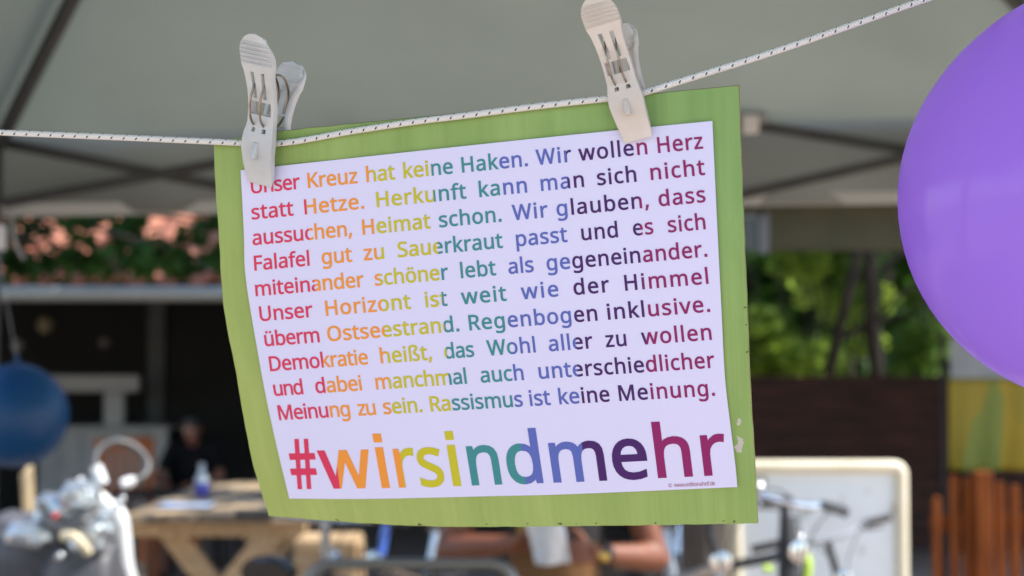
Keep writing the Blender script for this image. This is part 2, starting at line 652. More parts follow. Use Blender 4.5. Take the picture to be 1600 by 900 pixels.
for k in range(20):
    cl.append(((random.uniform(-1.4, 2.9), random.uniform(-.6, .5), random.uniform(2.6, 4.2)), (0.4, 0.4, 0.3)))
foliage('crown', M_leafC, tl, cl, 14500, 0.085)

# bushes and thin trees beyond the shelter's half wall
def bush(px, y, w, h, mat, n, label, lsize=0.11, base=0.0):
    p = at(px, 560, y)
    t = empty('leafy_bush', (p.x, y, 0))
    tag(t, label, 'bush', 'bushes beyond the shelter')
    b = MB()
    for k in range(4):
        limb(b, (random.uniform(-.15, .15), random.uniform(-.1, .1), -0.02), (random.uniform(-w, w) * .7, random.uniform(-.3, .3), h * .85), 0.028, 0.008, 0.08)
    b.build('stems', M_bark, t)
    cl = []
    for k in range(26):
        z = random.uniform(0.25, h)
        r = random.uniform(.14, .34)
        cl.append(((random.uniform(-w, w), random.uniform(-.35, .35), z), (r, r, r * .8)))
    foliage('foliage', mat, t, cl, n, lsize)
    return t


bush(1195, 12.2, .45, 2.7, M_leafB, 3600, 'bright yellow green bush right beside the cardboard edge')
bush(1270, 13.0, .55, 3.0, M_leafA, 3800, 'mid green bush between the sign and the leaning thin trunk')
bush(1345, 13.4, .5, 3.2, M_leafB, 3000, 'loose light green bush between the two thin dark trunks')
bush(1440, 12.8, .55, 3.0, M_leafA, 3800, 'mid green bush right of the upright thin trunk')
for (a, c_), r, lab in (((1287, 1345), 0), 0.055, 'thin dark leaning tree beyond the half wall'), (((1372, 1366), 0), 0.075, 'thin dark upright tree beyond the half wall'):
    y = 12.0
    p = at(a[0], 640, y)
    t = empty('thin_tree', (p.x, y, 0))
    tag(t, lab, 'tree', 'thin trees beyond the shelter')
    q = at(a[1], 380, y)
    k = (q.x - p.x) / (q.z - p.z)
    b = MB()
    limb(b, (-p.z * k, 0, -.05), ((4.2 - p.z) * k, 0, 4.2), r, r * .6, 0.04)
    for s in range(5):
        z = random.uniform(1.3, 3.2)
        x = (z - p.z) * k
        limb(b, (x, 0, z), (x + random.choice((-1, 1)) * random.uniform(.3, .7), random.uniform(-.2, .2), z + random.uniform(.1, .7)), 0.022, 0.006, 0.05)
    b.build('trunk', M_bark, t)
    cl = [((((4 - p.z) * k) + random.uniform(-1, 1), random.uniform(-.8, .8), random.uniform(3.0, 5.0)), (.45, .45, .35)) for _ in range(14)]
    foliage('crown', M_leafA, t, cl, 2600, 0.12)
# a far belt of trees closing the view under the horizon
fw = MB()
cl = []
for k in range(420):
    x = random.uniform(-25, 35)
    z = random.uniform(0.2, 5.5)
    cl.append(((x, random.uniform(26, 31), z), (1.5, 1.5, 1.3)))
o = foliage('far_woodland', M_leafC, None, cl, 42000, 0.6)
tag(o, 'far green belt of trees closing the view beyond the bushes', 'woodland', kind='stuff')

# ================================================================== THE PARTY TENT
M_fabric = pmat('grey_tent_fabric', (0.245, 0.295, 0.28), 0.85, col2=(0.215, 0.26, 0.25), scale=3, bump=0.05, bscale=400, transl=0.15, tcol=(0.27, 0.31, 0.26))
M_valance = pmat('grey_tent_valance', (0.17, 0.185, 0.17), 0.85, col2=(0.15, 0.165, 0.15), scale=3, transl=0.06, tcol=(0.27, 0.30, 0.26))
M_tentmetal = pmat('dark_grey_tent_steel', (0.045, 0.048, 0.048), 0.45, metal=0.3, col2=(0.06, 0.062, 0.062), scale=10)
M_white_pl = pmat('white_plastic_joint', (0.62, 0.62, 0.60), 0.45)
tent = empty('party_tent', (0.09, 2.42, 0))
tag(tent, 'grey fabric party tent with dark scissor bars overhead', 'tent')
TX0, TX1, TY0, TY1 = at(-16, 300, 3.9).x, 1.72, 0.42, 3.9
ZB0, ZB1 = at(100, 333, 3.9).z, at(1400, 315, 3.9).z
ZT0, ZT1 = at(100, 206, 3.9).z, at(1400, 182, 3.9).z


def lx(x, z0, z1):
    x0, x1 = at(100, 300, 3.9).x, at(1400, 300, 3.9).x
    return z0 + (z1 - z0) * (x - x0) / (x1 - x0)


PEAK = V((-0.16, 2.2, 3.12))
cor = [V((TX0, TY1, lx(TX0, ZT0, ZT1))), V((TX1, TY1, lx(TX1, ZT0, ZT1))), V((TX1, TY0, lx(TX1, ZT0, ZT1))), V((TX0, TY0, lx(TX0, ZT0, ZT1)))]
b = MB()
n = 36
for s in range(4):
    A, B = cor[s], cor[(s + 1) % 4]
    idx = {}
    vs, fs = [], []
    nrm = (B - A).cross(PEAK - A).normalized()
    if nrm.z < 0:
        nrm = -nrm
    for i in range(n + 1):
        for j in range(n + 1 - i):
            u, w = i / n, j / n          # u towards B, w towards the peak
            p = A + (B - A) * u + (PEAK - A) * w
            e = min(u, 1 - u - w, w + .06)
            sag = -0.05 * min(1, max(0, e) * 4)
            wr = 0.016 * noise.noise(V((p.x * 3, p.y * 3, s * 5))) + 0.030 * noise.noise(V((u * 14 + w * 7, w * 2.2, s * 3.1))) * max(0, 1 - min(u, 1 - u - w) * 5)
            idx[i, j] = len(vs)
            vs.append(p + nrm * (sag + (wr if w < .97 else 0) * min(1, e * 12 if e > 0 else 0)))
    for i in range(n):
        for j in range(n - i):
            fs.append((idx[i, j], idx[i + 1, j], idx[i, j + 1]))
            if i + j < n - 1:
                fs.append((idx[i + 1, j], idx[i + 1, j + 1], idx[i, j + 1]))
    b.add(vs, fs)
me_o = rel(b, tent).build('canopy', M_fabric, tent, smooth=60)
b = MB()
for s in range(4):
    A, B = cor[s].copy(), cor[(s + 1) % 4].copy()
    out = (A + B) / 2 - V((0.1, 2.16, 0))
    out.z = 0
    out.normalize()
    nx_, nz_ = 60, 10
    vs, fs = [], []
    for j in range(nz_ + 1):
        for i in range(nx_ + 1):
            p = A.lerp(B, i / nx_)
            zb = lx(p.x, ZB0, ZB1)
            z = p.z + (zb - p.z) * j / nz_
            wv = 0.006 * sin(i * .55 + s) * (j / nz_) + 0.01 * noise.noise(V((p.x * 2.5, p.y * 2.5, z * 4)))
            q = V((p.x, p.y, z)) + out * (wv + 0.02)
            if s in (0, 2):
                pass
            vs.append(q)
    for j in range(nz_):
        for i in range(nx_):
            a = j * (nx_ + 1) + i
            fs.append((a, a + 1, a + nx_ + 2, a + nx_ + 1))
    b.add(vs, fs)
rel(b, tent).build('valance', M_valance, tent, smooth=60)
b = MB()
for s in range(4):
    A, B = cor[s], cor[(s + 1) % 4]
    a = V((A.x, A.y, lx(A.x, ZB0, ZB1) + 0.012))
    c = V((B.x, B.y, lx(B.x, ZB0, ZB1) + 0.012))
    out = (a + c) / 2 - V((0.1, 2.16, 0))
    out.z = 0
    out.normalize()
    b.bar(a + out * .017, c + out * .017, 0.004, 0.035)
rel(b, tent).build('hem', pmat('tent_hem_tape', (0.42, 0.43, 0.41), 0.8, transl=0.25, tcol=(0.45, 0.45, 0.42)), tent)
for s, c in enumerate(cor):
    b = MB()
    ins = (V((0.1, 2.16, 0)) - V((c.x, c.y, 0))).normalized() * 0.03
    b.bar((c.x + ins.x, c.y + ins.y, 0.01), (c.x + ins.x, c.y + ins.y, c.z - 0.02), 0.035, 0.035, up=(0, 1, 0))
    rel(b, tent).build('leg', M_tentmetal, tent, bevel=0.003)
    b = MB().bar(c + V((ins.x, ins.y, -0.055)), PEAK + V((0, 0, -0.07)), 0.03, 0.03)
    rel(b, tent).build('hip_bar', M_tentmetal, tent, bevel=0.003)
    b = MB().box((c.x + ins.x, c.y + ins.y, 1.73), (0.055, 0.055, 0.07))
    rel(b, tent).build('slider', M_white_pl if s == 0 else M_tentmetal, tent, bevel=0.006)
# scissor bars of the far side (three crossings), the left, right and near sides
YS = 3.86


def sc_bar(a, c):
    rel(MB().bar(a, c, 0.015, 0.028), tent).build('scissor_bar', M_tentmetal, tent, bevel=0.002)


for (x0, y0, x1, y1, dy) in ((-16, 219, 555, 333, 0), (-16, 322, 555, 215, .017), (555, 212, 1150, 318, 0), (555, 325, 1150, 200, .017),
                             (1150, 191, 1742, 287, 0), (1150, 306, 1742, 172, .017)):
    sc_bar(at(x0, y0, YS - dy), at(x1, y1, YS - dy))
for x in (TX0 + .04, TX1 - .04):
    zt, zb = lx(x, ZT0, ZT1) - .03, lx(x, ZB0, ZB1) + .03
    ym = [TY0 + (TY1 - TY0) * k / 3 for k in range(4)]
    for k in range(3):
        sc_bar(V((x, ym[k] + .03, zt)), V((x, ym[k + 1] - .03, zb)))
        sc_bar(V((x + .017, ym[k] + .03, zb)), V((x + .017, ym[k + 1] - .03, zt)))
xm = [TX0 + (TX1 - TX0) * k / 3 for k in range(4)]
for k in range(3):
    zt, zb = lx(xm[k], ZT0, ZT1) - .03, lx(xm[k], ZB0, ZB1) + .03
    sc_bar(V((xm[k] + .03, TY0 + .04, zt)), V((xm[k + 1] - .03, TY0 + .04, zb)))
    sc_bar(V((xm[k] + .03, TY0 + .057, zb)), V((xm[k + 1] - .03, TY0 + .057, zt)))
for px, py in ((1172, 194), (555, 215)):
    p = at(px, py, YS - .03)
    rel(MB().box(p, (0.045, 0.03, 0.05)), tent).build('bar_joint', M_white_pl, tent, bevel=0.006)
p = at(1176, 184, YS - .02)
rel(MB().box(p, (0.075, 0.02, 0.03)), tent).build('bar_joint', pmat('grey_plastic_joint', (0.25, 0.25, 0.26), 0.5), tent, bevel=0.005)

# loose grey cord hanging from the far left corner
cp = [at(x, y, 3.82) for x, y in ((2, 322), (14, 333), (20, 350), (22, 372), (30, 392), (38, 404))]
o = MB().tube(spline(cp, 5), 0.005, 8).build('loose_rope', pmat('grey_cord', (0.30, 0.30, 0.29), 0.8), None)
tag(o, 'short loose grey cord hanging at the far left tent corner', 'cord')
# ================================================================== THE SIGN
D0 = 0.806


def DS(px, py):
    inv = (1 + 0.0001191 * (px - 1113) - 0.0001058 * (py - 189)) / D0
    t = (py - 200) / 600
    s = (px - 400) / 750
    wv = 0.0011 * noise.noise(V((px / 130, py / 170, 0.3))) + 0.0004 * noise.noise(V((px / 45, py / 90, 5.3)))
    return 1 / inv + wv + 0.046 * t * t - 0.024 * t - 0.006 * sin(pi * min(1, max(0, s))) + 0.016 * max(0, 1 - s) ** 2 * max(0, t)


def SP(px, py, lift=0.0):
    """point on the sign, lift metres in front of the board"""
    return atd(px, py, DS(px, py) - lift)


def curve_fn(pts, axis):
    sp = spline([(x, y, 0) for x, y in pts], 8)
    a, c = pts[0][axis], pts[-1][axis]
    tab = [((p[axis] - a) / (c - a), (p[0], p[1])) for p in sp]

    def f(t):
        for i in range(len(tab) - 1):
            if t <= tab[i + 1][0] or i == len(tab) - 2:
                (u, p), (w, q) = tab[i], tab[i + 1]
                k = (t - u) / (w - u)
                return V((p[0] + (q[0] - p[0]) * k, p[1] + (q[1] - p[1]) * k, 0))
    return f


def coons(L, Rr, T, B):
    fl, fr_, ft, fb = curve_fn(L, 1), curve_fn(Rr, 1), curve_fn(T, 0), curve_fn(B, 0)

    def f(s, t):
        p = ft(s) * (1 - t) + fb(s) * t + fl(t) * (1 - s) + fr_(t) * s
        p -= fl(0) * (1 - s) * (1 - t) + fr_(0) * s * (1 - t) + fl(1) * (1 - s) * t + fr_(1) * s * t
        return p
    return f


board_f = coons([(334, 225), (337, 300), (341, 350), (346, 440), (353, 502), (368, 578), (380, 648), (393, 716), (402, 748), (420, 806)],
                [(1154, 134), (1160, 300), (1166, 450), (1172, 600), (1180, 740), (1184, 818)],
                [(334, 225), (388, 212), (450, 204), (700, 179), (945, 154), (1154, 134)],
                [(420, 806), (560, 817), (700, 823), (900, 822), (1184, 818)])
paper_f = coons([(376, 266), (381, 365), (382, 412), (386, 450), (394, 500), (401, 540), (413, 607), (430, 687), (452, 779)],
                [(1113, 189), (1120, 340), (1127, 480), (1132.5, 587), (1140, 655), (1149, 727), (1152, 761)],
                [(376, 266), (560, 246), (760, 224.5), (960, 204), (1113, 189)],
                [(452, 779), (580, 779.5), (780, 775), (895, 772), (1152, 761)])

BN = (RGT * -0.264 + UPV * -0.233 - FWD * 0.935).normalized()      # out of the sign's face
sign = empty('cardboard_sign', SP(760, 150))
SL = V(sign.location)
tag(sign, 'green painted cardboard sign with a rainbow lettered white poster, pegged to the line', 'sign')


def sheet(name, f, n, m, lift, thick, mat, parent, uneven=None):
    """closed sheet with UVs: front grid, back grid and a rim"""
    vs, fs = [], []
    for k in (0, 1):
        for j in range(m + 1):
            for i in range(n + 1):
                p = f(i / n, j / m)
                l = lift
                if uneven:
                    dx, dy, dl = uneven(i / n, j / m)
                    p = p + V((dx, dy, 0))
                    l += dl
                vs.append(SP(p.x, p.y, l) - SL - BN * (k * thick))
    N1 = (n + 1) * (m + 1)
    w = n + 1
    for j in range(m):
        for i in range(n):
            a = j * w + i
            fs.append((a, a + w, a + w + 1, a + 1))
            a += N1
            fs.append((a, a + 1, a + w + 1, a + w))
    rim = [i for i in range(n + 1)] + [j * w + n for j in range(1, m + 1)] + [m * w + i for i in range(n - 1, -1, -1)] + [j * w for j in range(m - 1, 0, -1)]
    for a, c in zip(rim, rim[1:] + rim[:1]):
        fs.append((a, c, c + N1, a + N1))
    me = bpy.data.meshes.new(name)
    me.from_pydata(vs, [], fs)
    uvl = me.uv_layers.new(name='UVMap')
    for lp in me.loops:
        q = lp.vertex_index % N1
        uvl.data[lp.index].uv = ((q % w) / n, 1 - (q // w) / m)
    mats = mat if isinstance(mat, (list, tuple)) else [mat]
    for mm in mats:
        me.materials.append(mm)
    nq = n * m * 2
    for p in me.polygons:
        p.use_smooth = p.index < nq
        if len(mats) > 1:
            if p.index >= nq:
                p.material_index = 1
            elif p.index % 2 == 1:
                p.material_index = 2
    me.set_sharp_from_angle(angle=R(40))
    o = bpy.data.objects.new(name, me)
    COL.objects.link(o)
    o.parent = parent
    return o


def board_paint():
    m = bpy.data.materials.new('green_painted_cardboard')
    m.use_nodes = True
    nt = m.node_tree
    lk = nt.links.new
    b = nt.nodes['Principled BSDF']
    b.inputs['Roughness'].default_value = 0.62
    b.inputs['Specular IOR Level'].default_value = 0.35
    uv = nt.nodes.new('ShaderNodeUVMap')
    # brush mottling
    n1 = nt.nodes.new('ShaderNodeTexNoise')
    n1.inputs['Scale'].default_value = 5
    n1.inputs['Detail'].default_value = 6
    mp1 = nt.nodes.new('ShaderNodeMapping')
    mp1.inputs['Scale'].default_value = (3.0, 0.7, 1)
    lk(uv.outputs[0], mp1.inputs[0])
    lk(mp1.outputs[0], n1.inputs['Vector'])
    r1 = nt.nodes.new('ShaderNodeValToRGB')
    r1.color_ramp.elements[0].position = 0.3
    r1.color_ramp.elements[1].position = 0.72
    r1.color_ramp.elements[0].color = (0.265, 0.385, 0.125, 1)
    r1.color_ramp.elements[1].color = (0.33, 0.455, 0.165, 1)
    lk(n1.outputs['Fac'], r1.inputs[0])
    # warm bounce light painted into the green: yellower low left, duller top right
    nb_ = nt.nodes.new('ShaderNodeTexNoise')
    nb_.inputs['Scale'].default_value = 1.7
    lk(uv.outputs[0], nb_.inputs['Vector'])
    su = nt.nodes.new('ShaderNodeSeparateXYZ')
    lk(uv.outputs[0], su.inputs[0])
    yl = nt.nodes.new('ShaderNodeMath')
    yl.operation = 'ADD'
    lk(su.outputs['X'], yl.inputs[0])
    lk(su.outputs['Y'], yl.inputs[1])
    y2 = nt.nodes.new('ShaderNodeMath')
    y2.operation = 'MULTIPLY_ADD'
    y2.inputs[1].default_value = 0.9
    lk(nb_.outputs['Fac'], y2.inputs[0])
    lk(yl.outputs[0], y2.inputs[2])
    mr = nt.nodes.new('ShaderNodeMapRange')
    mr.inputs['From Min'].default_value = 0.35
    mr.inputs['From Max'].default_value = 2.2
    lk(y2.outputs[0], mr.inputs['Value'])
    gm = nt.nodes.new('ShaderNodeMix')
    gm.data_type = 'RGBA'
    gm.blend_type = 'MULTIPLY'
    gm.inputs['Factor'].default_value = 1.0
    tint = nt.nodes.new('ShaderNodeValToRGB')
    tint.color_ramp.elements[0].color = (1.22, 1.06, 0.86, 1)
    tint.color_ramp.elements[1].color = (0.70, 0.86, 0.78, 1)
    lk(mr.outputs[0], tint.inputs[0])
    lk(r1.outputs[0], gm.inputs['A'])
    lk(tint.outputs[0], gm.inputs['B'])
    # flute lines: fine vertical stripes, irregular
    mp2 = nt.nodes.new('ShaderNodeMapping')
    mp2.inputs['Scale'].default_value = (62, 1.3, 1)
    lk(uv.outputs[0], mp2.inputs[0])
    n2 = nt.nodes.new('ShaderNodeTexNoise')
    n2.inputs['Scale'].default_value = 1.0
    n2.inputs['Detail'].default_value = 3
    lk(mp2.outputs[0], n2.inputs['Vector'])
    # creases: few wide vertical dents
    mp3 = nt.nodes.new('ShaderNodeMapping')
    mp3.inputs['Scale'].default_value = (9, 0.5, 1)
    lk(uv.outputs[0], mp3.inputs[0])
    n3 = nt.nodes.new('ShaderNodeTexNoise')
    n3.inputs['Scale'].default_value = 1.0
    n3.inputs['Detail'].default_value = 1
    lk(mp3.outputs[0], n3.inputs['Vector'])
    ad = nt.nodes.new('ShaderNodeMath')
    ad.operation = 'MULTIPLY_ADD'
    ad.inputs[1].default_value = 2.4
    lk(n3.outputs['Fac'], ad.inputs[0])
    lk(n2.outputs['Fac'], ad.inputs[2])
    bp = nt.nodes.new('ShaderNodeBump')
    bp.inputs['Strength'].default_value = 0.45
    bp.inputs['Distance'].default_value = 0.0016
    lk(ad.outputs[0], bp.inputs['Height'])
    lk(bp.outputs[0], b.inputs['Normal'])
    # worn grey patches and dark scuffs near the right edge
    sx = nt.nodes.new('ShaderNodeSeparateXYZ')
    lk(uv.outputs[0], sx.inputs[0])

    def window(out, a, c):
        lo = nt.nodes.new('ShaderNodeMath')
        lo.operation = 'GREATER_THAN'
        lo.inputs[1].default_value = a
        hi = nt.nodes.new('ShaderNodeMath')
        hi.operation = 'LESS_THAN'
        hi.inputs[1].default_value = c
        lk(out, lo.inputs[0])
        lk(out, hi.inputs[0])
        mu = nt.nodes.new('ShaderNodeMath')
        mu.operation = 'MULTIPLY'
        lk(lo.outputs[0], mu.inputs[0])
        lk(hi.outputs[0], mu.inputs[1])
        return mu.outputs[0]

    def mul(a, c):
        mu = nt.nodes.new('ShaderNodeMath')
        mu.operation = 'MULTIPLY'
        lk(a, mu.inputs[0])
        lk(c, mu.inputs[1])
        return mu.outputs[0]
    n4 = nt.nodes.new('ShaderNodeTexNoise')
    n4.inputs['Scale'].default_value = 55
    n4.inputs['Detail'].default_value = 4
    lk(uv.outputs[0], n4.inputs['Vector'])
    gt = nt.nodes.new('ShaderNodeMath')
    gt.operation = 'GREATER_THAN'
    gt.inputs[1].default_value = 0.52
    lk(n4.outputs['Fac'], gt.inputs[0])
    def ell(cu, cv, ru, rv):
        vm = nt.nodes.new('ShaderNodeMapping')
        vm.vector_type = 'POINT'
        vm.inputs['Location'].default_value = (-cu / ru, -cv / rv, 0)
        vm.inputs['Scale'].default_value = (1 / ru, 1 / rv, 0)
        lk(uv.outputs[0], vm.inputs[0])
        ln = nt.nodes.new('ShaderNodeVectorMath')
        ln.operation = 'LENGTH'
        lk(vm.outputs[0], ln.inputs[0])
        ma = nt.nodes.new('ShaderNodeMath')
        ma.operation = 'MULTIPLY_ADD'
        ma.inputs[1].default_value = 3.2
        lk(n4.outputs['Fac'], ma.inputs[0])
        lk(ln.outputs['Value'], ma.inputs[2])
        lt = nt.nodes.new('ShaderNodeMath')
        lt.operation = 'LESS_THAN'
        lt.inputs[1].default_value = 2.25
        lk(ma.outputs[0], lt.inputs[0])
        return lt.outputs[0]
    wmx = nt.nodes.new('ShaderNodeMath')
    wmx.operation = 'MAXIMUM'
    lk(ell(0.972, 0.185, 0.010, 0.028), wmx.inputs[0])
    lk(ell(0.975, 0.235, 0.006, 0.018), wmx.inputs[1])
    wear = wmx.outputs[0]
    mx = nt.nodes.new('ShaderNodeMix')
    mx.data_type = 'RGBA'
    lk(wear, mx.inputs['Factor'])
    st = nt.nodes.new('ShaderNodeMapRange')
    st.inputs['From Min'].default_value = 0.3
    st.inputs['From Max'].default_value = 0.7
    st.inputs['To Min'].default_value = 0.95
    st.inputs['To Max'].default_value = 1.03
    lk(n2.outputs['Fac'], st.inputs['Value'])
    sm = nt.nodes.new('ShaderNodeVectorMath')
    sm.operation = 'SCALE'
    lk(gm.outputs['Result'], sm.inputs[0])
    lk(st.outputs[0], sm.inputs['Scale'])
    lk(sm.outputs[0], mx.inputs['A'])
    mx.inputs['B'].default_value = (0.50, 0.49, 0.44, 1)
    # specks of bare brown board along the very edges
    n5 = nt.nodes.new('ShaderNodeTexNoise')
    n5.inputs['Scale'].default_value = 60
    lk(uv.outputs[0], n5.inputs['Vector'])
    g5 = nt.nodes.new('ShaderNodeMath')
    g5.operation = 'GREATER_THAN'
    g5.inputs[1].default_value = 0.66
    lk(n5.outputs['Fac'], g5.inputs[0])
    e1 = window(sx.outputs['Y'], -1, 0.008)
    e2 = window(sx.outputs['X'], 0.9935, 2)
    em = nt.nodes.new('ShaderNodeMath')
    em.operation = 'MAXIMUM'
    lk(e1, em.inputs[0])
    lk(e2, em.inputs[1])
    mx2 = nt.nodes.new('ShaderNodeMix')
    mx2.data_type = 'RGBA'
    lk(mul(em.outputs[0], g5.outputs[0]), mx2.inputs['Factor'])
    lk(mx.outputs['Result'], mx2.inputs['A'])
    mx2.inputs['B'].default_value = (0.10, 0.075, 0.04, 1)
    lk(mx2.outputs['Result'], b.inputs['Base Color'])
    return m


M_edge = pmat('cardboard_cut_edge', (0.20, 0.26, 0.07), 0.9, col2=(0.30, 0.22, 0.11), scale=90)
M_kraft = pmat('brown_kraft_board', (0.30, 0.20, 0.11), 0.85, col2=(0.36, 0.25, 0.14), scale=12)


def board_uneven(s, t):
    e = 0
    dx = 0.9 * noise.noise(V((s * 3, t * 22, 1))) * (1 if s in (0, 1) else 0)
    dy = 0.9 * noise.noise(V((s * 30, t * 3, 4))) * (1 if t in (0, 1) else 0)
    # ripples of the cardboard, real geometry
    dl = 0.0009 * noise.noise(V((s * 11, t * 1.2, 7)))
    return dx, dy, dl


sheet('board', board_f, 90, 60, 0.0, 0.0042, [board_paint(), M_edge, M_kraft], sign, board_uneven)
M_paper = pmat('white_poster_paper', (0.645, 0.655, 0.90), 0.55, spec=0.3)
PL = 0.0016
paper = sheet('poster', paper_f, 48, 36, PL, 0.00025, M_paper, sign)

